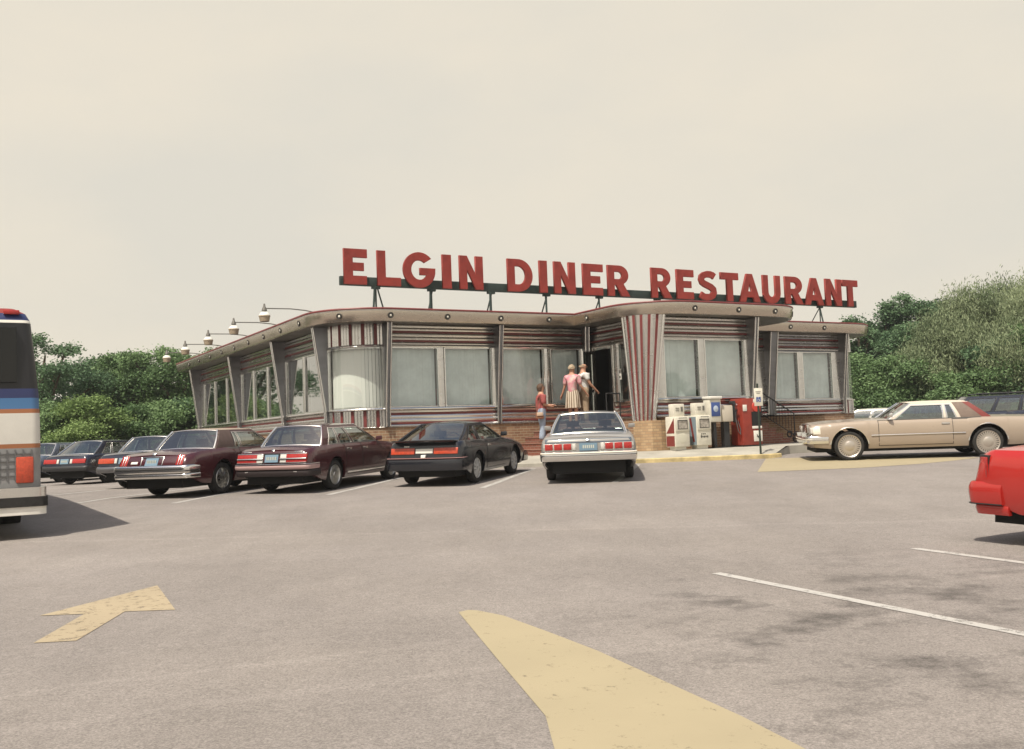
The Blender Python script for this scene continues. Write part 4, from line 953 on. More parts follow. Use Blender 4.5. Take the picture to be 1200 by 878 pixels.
# --- beige luxury coupe on the right, side on
c = Car('long pinkish beige two door luxury coupe parked side on with front wheel on yellow paint', 'car', W=1.94, wb=3.09, fo=.86, ro=1.42, R=.345, sill=.27, arch=.43,
        top=[(-1.42, .86), (-1.2, .89), (-.4, .915), (.2, .925), (2.1, .925), (2.7, .925), (3.5, .89), (3.95, .85)], rear=[(.3, .12), (.5, .03), (.7, .02), (.9, .08), (.95, .1)], front=[(.3, .08), (.5, .02), (.8, .0), (.9, .03), (.95, .08)], cabin=(.1, 2.2), frc=.08, frl=.25, rc=.08)
c.body(beige); c.wheels('hub', pm('cream_wheel_cover', (.55, .50, .44), .3, .75), big=1); c.door(.78, 2.42)
c.greenhouse(-.10, .36, 1.62, 2.14, 1.285, .80, .64, [('p', 0, .06, 0, .05), ('v', 0, .285, 0, .27), ('p', .285, .33, .27, .325), ('g', .33, .425, .325, .41), ('p', .425, .465, .41, .455), ('g', .465, .955, .455, .955), ('p', .955, 1, .955, 1)], pillarmat=pm('ivory_pillar', (.62, .55, .46), .4, coat=.3), bulge=(.06, .05), roofmat=pm('ivory_roof', (.60, .52, .42), .6))
mb = MB()
for o in COL.objects:
    if o.name.startswith('roof_cover') and o.parent and o.parent.parent == c.root: o.data.materials[0] = vinyl_g; o['label'] = 'brown vinyl quarter of the roof'
for sd in (-1, 1):
    mb = MB(); x = lambda v: lerp(-.12, .34, v); pts0 = [(x(v) - .015, sd * (lerp(.80, .64, v) + .025 * math.sin(PI * v) + .012), lerp(.915, 1.285, v)) for v in (0, .25, .5, .75, 1)]
    mb.grid([[(p[0], p[1], p[2]) for p in pts0], [(p[0] + lerp(.20, .14, i / 4), p[1], p[2]) for i, p in enumerate(pts0)]]); o = mb.build('roof_trim', pm('dark_red_vinyl', (.18, .03, .025), .6), c.root, angle=60); o['label'] = 'red strip behind the vinyl quarter'
c.bumper(.42, .60, .12, M['chrome'], front=True, wrap=.5); c.bumper(.5, .535, .128, pm('cream_strip', (.72, .66, .55), .5), 'bumper_strip', front=True, wrap=.5); c.bumper(.42, .6, .12, M['chrome'])
c.sym('bumper_guard', .34, .42, .40, .66, M['chrome'], .17, .05, front=True); c.sym('headlight', .55, .93, .66, .80, M['lens_w'], .02, .05, front=True); c.rbox('grille', -.42, .42, .63, .86, M['chrome'], .03, .05, front=True)
c.sym('corner_light', .925, .965, .64, .80, M['bulb'], -.03, .2, front=True); c.sym('tail_light', .78, .92, .6, .88, M['lens'], .03, .06)
for sd in (-1, 1):
    mb = MB(); mb.tube([(x, sd * (c.sidey(x, .58, .96) + .008), .58) for x in (.5, 1.2, 1.9, 2.6)], .012, 6); mb.build('trim', M['chrome'], c.root)
    for xa in (0, 3.09):
        mb = MB(); mb.tube([(xa + .435 * math.cos(a), sd * (.945), .345 + .435 * math.sin(a)) for a in np.linspace(.1, PI - .1, 14)], .014, 6); mb.build('arch_trim', M['chrome'], c.root)
c.mirrors(2.12, .98, mat=M['chrome']); c.seats(1.35, .45, 1.14, mat=pm('blue_cloth', (.07, .10, .15), .8))
c.plate(0, .5)
place(c.root, 11.05, 24.2, -82)

# --- bright red hatchback whose corner enters on the right
c = Car('bright red coupe whose rear corner enters at the right edge', 'car', W=1.68, wb=2.45, fo=.85, ro=1.0, R=.30, sill=.30, arch=.38, trim='black',
        top=[(-1.0, .88), (-.85, .93), (0, .93), (1.6, .91), (2.3, .84), (3.3, .68)], rear=[(.28, .22), (.45, .05), (.6, -.02), (.64, .04), (.9, .10), (1, .2)], cabin=(.1, 1.7), rc=.12)
c.body(redp); c.wheels('alloy', alu); c.door(.5, 1.7)
c.greenhouse(-.05, .35, 1.15, 1.85, 1.28, .70, .56, [('p', 0, .09, 0, .08), ('g', .11, .36, .10, .36), ('p', .36, .40, .36, .41), ('g', .40, .955, .41, .955), ('p', .955, 1, .955, 1)])
c.bumper(.40, .62, .05, redp, hw=.85); c.bumper(.30, .41, .0, redp, 'bumper_skirt', hw=.82); c.bumper(.395, .41, .054, M['dark'], 'bumper_strip', hw=.853); c.bumper(.3, .5, .03, redp, front=True)
for l in c.sym('tail_light', .56, .70, .66, .86, M['lens'], .015, .05):
    for sg_ in (-1, 1):
        if sg_ * l.data.vertices[0].co.y > 0: mb = MB(); mb.hexa([(-.93, sg_ * .74, .66), (-.76, sg_ * .835, .66), (-.76, sg_ * .70, .66), (-.93, sg_ * .66, .66), (-.91, sg_ * .735, .86), (-.76, sg_ * .825, .86), (-.76, sg_ * .70, .86), (-.91, sg_ * .66, .86)]); mb.build('lens', M['lens'], l, bevel=.01); mb = MB(); mb.hexa([(-.945, sg_ * .72, .64), (-.74, sg_ * .83, .64), (-.74, sg_ * .70, .64), (-.93, sg_ * .66, .64), (-.93, sg_ * .715, .88), (-.74, sg_ * .818, .88), (-.74, sg_ * .70, .88), (-.91, sg_ * .66, .88)]); mb.build('trim', blackt, l)
    ys = [v.co.y for v in l.data.vertices]; y0, y1 = min(ys), max(ys)
    for z in (.655, .865): c.rbox('trim', y0 - .01, y1 + .01, z - .008, z + .008, blackt, .026, .02, parent=l)
    for y in (y0, y1): c.rbox('trim', y - .008, y + .008, .655, .865, blackt, .026, .02, parent=l)
c.plate(0, .75); c.mirrors(1.5, .95); c.seats(.95, .1, 1.12)
place(c.root, 5.70, 9.62, 155)

# --- far left cars
def sedan(label, paint, x, y, az, lens='lens', plate=True, hatch=False, **kk):
    c = Car(label, 'car', W=1.74, wb=2.6, fo=.95, ro=1.05, R=.31, sill=.24, arch=.385, top=[(-1.05, .86), (-.9, .90), (-.2, .93), (.2, .94), (2.0, .92), (2.5, .89), (3.3, .78), (3.55, .72)], rear=[(.3, .10), (.5, .0), (.7, .02), (.86, .08), (.95, .16)], cabin=(-.2, 1.95), **kk)
    c.body(paint); c.wheels('alloy', alu); c.door(.5, 1.15); c.door(1.18, 2.1)
    c.greenhouse(-.55 if hatch else -.35, .05, 1.35, 2.2, 1.32, .73, .57, [('p', 0, .09, 0, .09), ('g', .11, .26, .11, .24), ('p', .26, .29, .24, .27), ('g', .29, .50, .27, .52), ('p', .50, .53, .52, .56), ('g', .53, .955, .56, .955), ('p', .955, 1, .955, 1)])
    c.bumper(.42, .58, .05, M['steel_d'] if lens == 'lens_o' else blackt); c.bumper(.42, .56, .04, blackt, front=True)
    c.sym('tail_light', .30, .78, .66, .79, M[lens], .02, .05); c.sym('reversing_light', .21, .29, .66, .79, M['lens_w'], .018, .05)
    if plate: c.plate(0, .72, out=.02)
    c.sym('headlight', .5, .82, .58, .68, M['lens_w'], .01, .08, front=True)
    c.mirrors(1.9, .94); c.seats(1.15, .25, 1.15); place(c.root, x, y, az); return c
c = sedan('navy sedan with pale bumper, half hidden behind the maroon coupe', navy, -9.75, 26.9, 17, 'lens_o')
c = sedan('dark blue hatchback with pale rear window, second from the left end of the row', navy, -13.5, 31.9, 18, hatch=True)
c = sedan('grey blue car farthest left in the row, mostly behind the coach', slate, -16.2, 34.6, 18)
c = sedan('white sedan parked beyond the diner, only its roof and glass in sight', whitep, 15.6, 41.5, -75)
# dark van-like wagon beyond the beige coupe
c = Car('dark blue estate wagon with roof rack behind the beige coupe', 'car', W=1.95, wb=3.0, fo=1.0, ro=1.3, R=.36, sill=.34, arch=.44, trim='black', top=[(-1.3, .98), (-1.1, 1.0), (2.2, .98), (2.8, .96), (4.0, .88)], rear=[(.3, .1), (.6, 0), (1.1, .05)], cabin=(-1.0, 2.3))
c.body(navy); c.wheels('hub', alu); c.door(.6, 1.4); c.door(1.45, 2.4)
c.greenhouse(-1.15, -.95, 1.7, 2.4, 1.50, .86, .72, [('p', 0, .03, 0, .03), ('g', .05, .36, .05, .36), ('p', .36, .39, .36, .39), ('g', .39, .60, .39, .62), ('p', .60, .63, .62, .66), ('g', .63, .955, .66, .955), ('p', .955, 1, .955, 1)])
mb = MB()
for y in (-.5, .5): mb.tube([(-.8, y, 1.60), (1.4, y, 1.60)], .02, 6)
for x in (-.6, .4, 1.2): mb.tube([(x, -.5, 1.53), (x, -.5, 1.60), (x, .5, 1.60), (x, .5, 1.53)], .018, 6)
mb.build('roof_rack', blackt, c.root); c.bumper(.45, .62, .06, M['chrome']); c.bumper(.45, .62, .06, M['chrome'], front=True); c.sym('headlight', .55, .9, .7, .84, M['lens_w'], .01, .08, front=True); c.sym('tail_light', .82, .95, .7, 1.0, M['lens'], .02, .06)
c.seats(1.4, .5, 1.45); c.mirrors(2.1, 1.1)
place(c.root, 17.0, 34.0, -80)
c = sedan('pale car at the far right end, partly behind the beige coupe', whitep, 24.5, 36.5, -95)

# ---------------------------------------------------------------- coach at the left edge
bus = empty('coach', (-6.55, 13.95, gz(-6.55, 13.95)), R(90 + 31), 'tall coach with black rear glass and blue and brown stripes at the left edge', 'coach')
cm = [M['steel_d'], pm('bus_black', (.012, .012, .014), .35), pm('bus_navy', (.025, .035, .11), .4), pm('bus_blue', (.06, .16, .33), .4), pm('bus_tan', (.33, .13, .055), .5), pm('bus_white', (.62, .60, .55), .45, 0, .05, 2), M['red_sign'], pm('bus_grey', (.25, .25, .25), .5, 0, .1, 3), M['white']]
# local: x forward (away), y to the left; the rear right corner is the origin
rows = [(.42, 0, 0, 7), (.80, 0, 0, 7), (1.24, 0, 0, 4), (1.30, 0, 0, 5), (1.72, .005, 0, 4), (1.78, .01, .01, 3), (1.93, .012, .01, 2), (2.06, .02, .02, 1), (2.98, .10, .10, 8), (3.02, .11, .11, 2), (3.12, .16, .16, 6), (3.2, .28, .28, 6), (3.24, .6, .6, 5)]
def busring(z, iy, ix, rr=.12):
    x0, x1, y0, y1 = ix, 11.5 - ix, iy, 2.5 - iy; pts = []
    for cx, cy, a0 in ((x0 + rr, y0 + rr, 180), (x1 - rr, y0 + rr, 270), (x1 - rr, y1 - rr, 0), (x0 + rr, y1 - rr, 90)):
        pts += [(cx + rr * math.cos(R(a0 + 90 * i / 6)), cy + rr * math.sin(R(a0 + 90 * i / 6)), z) for i in range(7)]
    return pts
mb = MB(); mb.grid([busring(z, iy, ix) for z, iy, ix, _ in rows], 0, True, mf=lambda i, j: rows[i][3]); mb.face(busring(*rows[-1][:3]), 5); mb.face(busring(*rows[0][:3])[::-1], 7)
mb.build('body', cm, bus, angle=30)
mb = MB()
for k in range(24): mb.box(-.012, .02, .12 + k * .1, .135 + k * .1, .8, 1.22)
for k in range(4): mb.box(-.014, .02, .12, 2.38, .86 + k * .1, .868 + k * .1)
mb.build('grille', M['steel_d'], bus)
mb = MB(); rr_ = [busring(z, -.06, -.10, .16)[:] for z in (.40, .46, .60, .66)]
def bbar(z0, z1, o, mat, nm):
    m_ = MB(); pts = [(.6, -o), (.12 - o * .0, -o)] + [(.12 - o - .0 + (.12) * (1 - math.cos(a)) * 0 - .12 * math.sin(a), -o + .12 * (1 - math.cos(a))) for a in (.5, 1.0, 1.5)] + [(-o, .2), (-o, 2.3), (0, 2.5 + o), (.6, 2.5 + o)]
    m_.grid([[(x, y, z0) for x, y in pts], [(x, y, z1) for x, y in pts]]); m_.grid([[(x, y, z1) for x, y in pts], [(x + .1, min(2.45, max(.05, y)), z1 + .01) for x, y in pts]]); m_.grid([[(x, y, z0) for x, y in pts], [(x + .1, min(2.45, max(.05, y)), z0 - .01) for x, y in pts]])
    return m_.build(nm, mat, bus, angle=50)
bbar(.33, .44, .07, M['white'], 'bumper'); bbar(.44, .57, .09, M['rubber'], 'bumper_strip'); bbar(.57, .70, .07, M['steel'], 'bumper')
for y0 in (.10, 2.18):
    mb = MB(); mb.box(-.03, .03, y0, y0 + .22, .76, 1.12); l = mb.build('tail_light', M['lens_o'], bus, bevel=.02)
mb = MB(); mb.box(-.005, .12, .3, 2.2, 2.15, 2.9); mb.build('rear_window', M['glass_k'], bus)
for yy in (.35, 1.25, 2.1): mb = MB(); mb.box(.10, .2, yy - .1, yy + .1, 3.10, 3.16); mb.build('marker_light', M['lens'], bus, bevel=.01)
for x in (3.0, 9.2):
    for y in (.17, 2.33):
        mb = MB(); sg = -1 if y < 1 else 1
        mb.lathe([(.25, .0), (.3, .13), (.47, .14), (.5, .1), (.5, -.1), (.47, -.14), (.25, -.14)], (x, y, .5), (0, sg, 0), 32); wo = mb.build('wheel', M['rubber'], bus, angle=40)
        mb = MB(); mb.lathe([(.30, .12), (.27, .08), (.12, .10), (.1, .15), (0, .16)], (x, y, .5), (0, sg, 0), 24); mb.build('rim', alu, wo)
mb = MB(); mb.box(.3, 11, .4, 2.1, .3, .5); mb.build('chassis', M['dark'], bus)
for k in range(6):
    mb = MB()
    for yy, s_ in ((.018, -1), (2.482, 1)):
        if s_ < 0: mb.hexa([(.9 + k * 1.7, yy - .02, 2.1), (2.45 + k * 1.7, yy - .02, 2.1), (2.45 + k * 1.7, yy + .05, 2.1), (.9 + k * 1.7, yy + .05, 2.1), (.9 + k * 1.7, .07, 2.92), (2.45 + k * 1.7, .07, 2.92), (2.45 + k * 1.7, .12, 2.92), (.9 + k * 1.7, .12, 2.92)])
    mb.build('side_window', M['glass_t'], bus)
# ---------------------------------------------------------------- newspaper boxes, phones, vending machine, sign post
def pathlift(x, y): return gz(x, y)
def SWZ(x, y):
    """height of the pavement: low at the kerb, up to the wall"""
    return .80 + .17 * clamp((y - 25.9) / 1.3)
mb = MB()
def swpoly(poly, thick=.3):
    bm = bmesh.new(); f_ = bm.faces.new([bm.verts.new((x, y, 0)) for x, y in poly])
    for c in (25.9, 26.3, 26.75, 27.2): bmesh.ops.bisect_plane(bm, geom=bm.verts[:] + bm.edges[:] + bm.faces[:], plane_co=(0, c, 0), plane_no=(0, 1, 0))
    bmesh.ops.triangulate(bm, faces=bm.faces[:])
    for q in bm.faces: mb.face([(v.co.x, v.co.y, SWZ(v.co.x, v.co.y)) for v in q.verts])
    bm.free()
    for a, b_ in zip(poly, poly[1:] + poly[:1]): mb.face([(a[0], a[1], .4), (b_[0], b_[1], .4), (b_[0], b_[1], SWZ(*b_)), (a[0], a[1], SWZ(*a))])
wk = [(-1.3, 26.45), (-.9, 26.12), (2.0, 25.92), (6.45, 25.82), (6.75, 26.1), (7.5, 27.6), (10.6, 29.7), (10.2, 34.2), (6.4, 31.8), (6.0, 30.2), (3.3, 28.6), (.9, 30.4), (-1.5, 29.0)]
swpoly(wk); tag(mb.build('sidewalk', M['conc'], angle=20), kind='structure')
mb = MB(); kp = [(-1.3, 26.43), (-.9, 26.10), (2.0, 25.90), (6.45, 25.80), (6.78, 26.08)]
rows = []
for i, p in enumerate(kp):
    a = Vector(kp[max(0, i - 1)]); b_ = Vector(kp[min(len(kp) - 1, i + 1)]); d = (b_ - a).normalized(); n = Vector((-d.y, d.x)); p = Vector(p)
    rows.append([(p.x + n.x * o, p.y + n.y * o, z) for o, z in ((-.12, gz(p.x, p.y) - .1), (-.12, .795), (-.10, .815), (.03, .815), (.03, .6))])
mb.grid(rows, mf=lambda i, j: 0 if i >= 2 else 1); tag(mb.build('kerb', [M['kerb_y'], M['conc']], angle=40), kind='structure')

def at(s_, t_): x, y = W2(s_, t_); return (x, y, SWZ(x, y))
def tx(parent, s, size, loc, mat, rot=(90, 0, 0), name='lettering'):
    cu = bpy.data.curves.new(name, 'FONT'); cu.body = s; cu.size = size; cu.align_x = 'CENTER'; cu.extrude = .002
    tmp = bpy.data.objects.new('tmp', cu); COL.objects.link(tmp); bpy.context.view_layer.update()
    me = bpy.data.meshes.new_from_object(tmp.evaluated_get(bpy.context.evaluated_depsgraph_get())); bpy.data.objects.remove(tmp)
    me.materials.clear(); me.materials.append(mat); o = bpy.data.objects.new(name, me); COL.objects.link(o); o.parent = parent; o.location = loc; o.rotation_euler = [R(a) for a in rot]; return o
wpaint = pm('newsbox_white', (.66, .63, .54), .5, 0, .08, 6); newsp = pm('newsprint', (.34, .31, .27), .9, 0, .5, 14); maro = pm('newsbox_maroon', (.20, .035, .03), .5)
def newsbox(s_, t_, label, side):
    rt = empty('newspaper_box', at(s_, t_), R(30), label, 'newspaper box', 'newspaper boxes outside the diner')
    mb = MB(); mb.box(-.25, .25, 0, .40, .10, .92)
    b_ = mb.build('cabinet', wpaint, rt, bevel=.02)
    mb = MB(); mb.box(-.18, .18, .08, .34, 0, .10); mb.build('base', M['white'], rt, bevel=.01)
    mb = MB(); mb.box(-.235, .235, -.022, -.002, .52, .90); d = mb.build('door', wpaint, rt, bevel=.008)
    mb = MB(); mb.box(-.17, .17, -.028, -.023, .575, .82); mb.build('window', M['dark'], d)
    mb = MB(); mb.box(-.15, .15, -.033, -.029, .59, .80); mb.box(-.15, .15, -.036, -.033, .755, .785); mb.build('newspaper', newsp, d)
    mb = MB(); mb.tube([(-.12, -.03, .875), (-.12, -.06, .875), (.12, -.06, .875), (.12, -.03, .875)], .009, 6); mb.build('handle', M['black'], d)
    mb = MB(); mb.box(-.19, .19, .10, .32, .92, 1.26); hc = mb.build('coin_box', wpaint, rt, bevel=.02)
    mb = MB(); mb.box(.06, .12, .085, .10, 1.05, 1.18); mb.box(-.12, .0, .088, .10, 1.14, 1.155); mb.box(-.12, .0, .088, .10, 1.08, 1.09); mb.build('coin_slot', M['soffit'], hc, angle=0)
    if side == 'red':
        mb = MB(); mb.face([(-.2535, .03, .12), (-.2535, .37, .12), (-.2535, .37, .40), (-.2535, .03, .40)], 0); mb.face([(-.2535, .03, .47), (-.2535, .37, .47), (-.2535, .03, .88)], 0); mb.build('side_panel', maro, rt, angle=0)
        mb = MB(); mb.lathe([(.15, 0), (.13, .004), (.0, .004)], (0, -.002, .34), (0, -1, 0), 24); mb.build('emblem', pm('cream_disc', (.6, .58, .48), .6), rt)
    else:
        mb = MB(); mb.face([(-.2535, .03, .12), (-.2535, .37, .12), (-.2535, .37, .88), (-.2535, .03, .88)], 0); mb.face([(-.256, .1, .2), (-.256, .18, .2), (-.256, .3, .85), (-.256, .22, .85)], 1); mb.build('side_panel', [pm('newsbox_blue', (.22, .28, .32), .5), maro], rt, angle=0)
        mb = MB()
        for i in range(5): mb.box(-.13 + i * .055, -.095 + i * .055, -.006, -.002, .31 + (.01 if i % 2 else 0), .36 + (.015 if i == 0 else 0))
        for i in range(3): mb.box(-.12 + i * .06, -.08 + i * .06, -.006, -.002, .40, .425)
        mb.build('masthead', M['black'], rt, angle=0)
    return rt
newsbox(6.88, -4.0, 'white newspaper box with maroon and white side, nearer the fluted pilaster', 'red')
newsbox(7.64, -4.0, 'white newspaper box with blackletter masthead, nearer the telephones', 'blue')
# pay telephones
ph = empty('pay_telephone', at(8.25, -3.75), R(30), 'pay telephone with a blue picture panel on a dark post', 'pay telephone')
mb = MB(); mb.box(-.05, .05, .0, .10, 0, .85); mb.box(-.16, .16, -.1, .2, 0, .03); mb.build('post', M['black'], ph)
mb = MB(); mb.box(-.21, .21, -.06, .22, .72, 1.36); mb.build('housing', wpaint, ph, bevel=.03)
mb = MB(); mb.box(-.16, .16, -.072, -.06, .88, 1.27); sgn = mb.build('panel', pm('phone_blue', (.05, .09, .27), .4), ph, bevel=.006)
mb = MB(); mb.lathe([(.09, 0), (.08, .004), (0, .004)], (0, -.072, 1.09), (0, -1, 0), 20); mb.lathe([(.02, .005), (0, .02)], (0, -.072, 1.09), (0, -1, 0), 8); mb.build('emblem', pm('pale_blue', (.45, .52, .62), .5), sgn)
mb = MB(); mb.box(-.23, .23, -.10, .24, 1.36, 1.44); mb.build('hood', M['white'], ph, bevel=.02)
ph2 = empty('pay_telephone', at(8.72, -3.7), R(30), 'lower pay telephone with cream shell between blue phone and red machine', 'pay telephone')
mb = MB(); mb.box(-.10, .10, .0, .14, 0, .72); mb.box(-.16, .16, -.05, .2, 0, .03); mb.build('post', M['black'], ph2)
mb = MB(); mb.hexa([(-.18, -.10, .72), (.18, -.10, .72), (.20, .2, .72), (-.20, .2, .72), (-.22, -.05, 1.18), (.22, -.05, 1.18), (.22, .2, 1.18), (-.22, .2, 1.18)]); mb.build('housing', pm('phone_cream', (.50, .45, .37), .5), ph2, bevel=.03)
mb = MB(); mb.box(.26, .34, -.04, .04, .70, 1.3); mb.box(.2, .36, -.02, .1, 1.2, 1.3); mb.build('set', M['black'], ph2, bevel=.02)
mb = MB(); mb.tube([(.30, -.06, 1.22), (.31, -.11, 1.2), (.31, -.11, 1.03), (.30, -.06, 1.0)], .022, 8); mb.build('handset', M['black'], ph2)
mb = MB(); mb.tube([(.30, -.08, 1.0), (.26, -.1, .8), (.33, -.1, .45), (.42, -.09, .35), (.45, -.06, .5), (.40, -.02, .75)], .014, 6); mb.build('cord', M['steel_d'], ph2)
# red vending machine
vm = empty('vending_machine', at(9.55, -3.85), R(30), 'tall red vending cabinet with white labels beside the disabled parking post', 'vending machine')
redv = pm('vending_red', (.26, .035, .022), .45, 0, .15, 4)
mb = MB(); mb.box(-.36, .36, 0, .5, .04, 1.36); mb.build('cabinet', redv, vm, bevel=.025)
mb = MB(); mb.box(-.33, .33, .03, .47, 0, .04); mb.build('base', M['black'], vm)
mb = MB(); mb.box(-.02, .33, -.015, 0, .58, .98, 0); mb.build('display', M['dark'], vm)
mb = MB(); mb.box(-.02, .34, -.022, -.002, .50, .57); mb.box(.02, .34, -.02, -.002, .14, .44); mb.box(.06, .2, -.02, -.002, 1.24, 1.33); mb.box(-.34, -.20, -.02, -.002, 1.0, 1.18); lb = mb.build('label', M['white'], vm, bevel=.004)
mb = MB(); mb.tube([(.13, -.024, .34), (.17, -.024, .24), (.22, -.024, .33)], .012, 5); mb.box(.12, .24, -.026, -.021, .27, .29); mb.build('mark', M['black'], lb, angle=0)
mb = MB(); mb.lathe([(.15, 0), (.14, .02), (0, .025)], (.16, -.001, 1.12), (0, -1, 0), 24); mb.build('emblem', pm('emblem_red', (.55, .05, .03), .4), vm)
# disabled parking sign on its post
px, py = 6.32, 25.98
sp = empty('parking_sign', (px, py, SWZ(px, py) - .02), R(8), 'white disabled parking sign with blue wheelchair symbol on a dark green post', 'sign')
mb = MB(); mb.tube([(0, 0, 0), (0, 0, 1.84)], .028, 8); mb.build('post', pm('dark_green_post', (.018, .028, .02), .6), sp)
mb = MB(); mb.box(-.115, .115, -.04, -.032, 1.26, 1.72); pl = mb.build('plate', wpaint, sp, bevel=.003)
mb = MB(); mb.box(-.06, .06, -.044, -.041, 1.36, 1.49); mb.build('symbol_panel', pm('sign_blue', (.03, .07, .25), .5), pl)
mb = MB(); mb.tube([(-.008, -.047, 1.475), (-.012, -.047, 1.43), (.02, -.047, 1.425), (.032, -.047, 1.385), (.045, -.047, 1.388)], .006, 5)
mb.tube([(-.006 + .028 * math.cos(a) - .004, -.047, 1.40 + .028 * math.sin(a)) for a in np.linspace(2.2, 6.6, 12)], .004, 4); mb.lathe([(.009, 0), (0, .004)], (-.008, -.044, 1.483), (0, -1, 0), 10); mb.build('wheelchair_symbol', M['white'], pl)
mb = MB(); mb.box(-.07, .07, -.044, -.041, 1.62, 1.635); mb.box(-.05, .05, -.044, -.041, 1.58, 1.595); mb.build('lettering', M['soffit'], pl, angle=0)

# ---------------------------------------------------------------- people
def skinmesh(name, chains, mat, parent, sub=2, root=0):
    """chains: dict of joint -> (xyz, rx, ry); edges list; grown with a Skin modifier"""
    J, E = chains; keys = list(J); me = bpy.data.meshes.new(name); me.from_pydata([J[k][0] for k in keys], [(keys.index(a), keys.index(b)) for a, b in E], [])
    o = bpy.data.objects.new(name, me); COL.objects.link(o)
    md = o.modifiers.new('s', 'SKIN'); md.use_smooth_shade = True
    if not me.skin_vertices: 
        bpy.context.view_layer.objects.active = o
    for i, k in enumerate(keys): me.skin_vertices[0].data[i].radius = (J[k][1], J[k][2]); me.skin_vertices[0].data[i].use_root = (i == root)
    s_ = o.modifiers.new('d', 'SUBSURF'); s_.levels = sub; s_.render_levels = sub
    bpy.context.view_layer.update(); ev = o.evaluated_get(bpy.context.evaluated_depsgraph_get()); m2 = bpy.data.meshes.new_from_object(ev)
    o.modifiers.clear(); o.data = m2; bpy.data.meshes.remove(me); m2.name = name
    m2.materials.clear(); m2.materials.append(mat)
    for p in m2.polygons: p.use_smooth = True
    o.parent = parent; return o
skin_m = pm('skin', (.50, .27, .18), .55, 0, .08, 8)
def V3(*a): return Vector(a)
def person(label, loc, az, H, arms, legs, shirt, trousers, hair, hairlen=0, shoes=(.10, .05, .03), skirt=None, bald=False, female=False, sleeve=.75, headturn=0):
    rt = empty('person', loc, R(90 - az), label, 'person')
    h = H; sw = (.105 if female else .118) * h; hp = .055 * h
    J = dict(pel=(V3(0, 0, .525 * h), .085 * h, .07 * h), sp=(V3(.0, 0, .60 * h), .075 * h, .062 * h), ch=(V3(-.005, 0, .71 * h), .088 * h, .066 * h), up=(V3(-.005, 0, .775 * h), .072 * h, .05 * h),
             nk=(V3(.0, 0, .835 * h), .038 * h, .038 * h), hb=(V3(.012, 0, .872 * h), .044 * h, .048 * h), hd=(V3(.016, 0, .922 * h), .058 * h, .068 * h), ht=(V3(.008, 0, .966 * h), .044 * h, .052 * h))
    Ed = [('pel', 'sp'), ('sp', 'ch'), ('ch', 'up'), ('up', 'nk'), ('nk', 'hb'), ('hb', 'hd'), ('hd', 'ht')]
    J['ns'] = (V3(.016 + .074 * h, 0, .915 * h), .006 * h, .008 * h); J['ns0'] = (V3(.016 + .054 * h, 0, .922 * h), .012 * h, .014 * h); Ed += [('hd', 'ns0'), ('ns0', 'ns')]
    def d3(yaw, pit): return V3(math.cos(R(pit)) * math.cos(R(yaw)), math.cos(R(pit)) * math.sin(R(yaw)), math.sin(R(pit)))
    SH, TR = [], []
    for sd, n in ((1, 'l'), (-1, 'r')):
        (ua, fa) = arms[0 if sd > 0 else 1]; sh = V3(0, sd * sw, .80 * h); el = sh + d3(*ua) * .175 * h; wr = el + d3(*fa) * .155 * h
        J['sh' + n] = (sh, .036 * h, .036 * h); J['el' + n] = (el, .024 * h, .024 * h); J['wr' + n] = (wr, .015 * h, .017 * h)
        f_ = d3(*fa); pm1 = wr + f_ * .035 * h; J['pa' + n] = (pm1, .020 * h, .011 * h)
        Ed += [('up', 'sh' + n), ('sh' + n, 'el' + n), ('el' + n, 'wr' + n), ('wr' + n, 'pa' + n)]
        side = f_.cross(V3(0, 0, 1)); side = side.normalized() if side.length > .2 else V3(1, 0, 0); dn = side.cross(f_).normalized() * -1
        for q in range(4):
            L_ = (.040, .046, .043, .034)[q] * h; b0 = pm1 + side * (q - 1.5) * .011 * h + f_ * .012 * h; k1 = b0 + f_ * L_ * .5; k2 = k1 + (f_ * .6 + dn * .8).normalized() * L_ * .5
            for nm, p, rr in (('a', b0, .0052), ('b', k1, .0048), ('c', k2, .0040)): J[f'f{q}{nm}{n}'] = (p, rr * h, rr * h)
            Ed += [('pa' + n, f'f{q}a{n}'), (f'f{q}a{n}', f'f{q}b{n}'), (f'f{q}b{n}', f'f{q}c{n}')]
        t0 = wr + f_ * .015 * h + side * .016 * h * -1; t1 = t0 + (f_ * .6 - side * .7 + dn * .3).normalized() * .03 * h; J['t0' + n] = (t0, .007 * h, .007 * h); J['t1' + n] = (t1, .005 * h, .005 * h)
        Ed += [('wr' + n, 't0' + n), ('t0' + n, 't1' + n)]
        (th, sn) = legs[0 if sd > 0 else 1]; hip = V3(0, sd * hp, .49 * h); kn = hip + d3(*th) * .235 * h; an = kn + d3(*sn) * .225 * h
        J['hp' + n] = (hip, .058 * h, .058 * h); J['kn' + n] = (kn, .036 * h, .036 * h); J['an' + n] = (an, .022 * h, .024 * h); J['to' + n] = (an + V3(.07 * h, sd * .01 * h, -.018 * h), .018 * h, .013 * h); J['he' + n] = (an + V3(-.015 * h, 0, -.014 * h), .02 * h, .015 * h)
        Ed += [('pel', 'hp' + n), ('hp' + n, 'kn' + n), ('kn' + n, 'an' + n), ('an' + n, 'to' + n), ('an' + n, 'he' + n)]
    low = min(J[k][0].z for k in ('tol', 'tor')) - .014 * h
    for k in J: J[k] = (J[k][0] - V3(0, 0, low), J[k][1], J[k][2])
    body = skinmesh('body', (J, Ed), skin_m, rt)
    g = lambda k: J[k][0]
    S = {}; SE = [('a', 'b'), ('b', 'c'), ('c', 'd'), ('d', 'e')]
    e = .010 * h
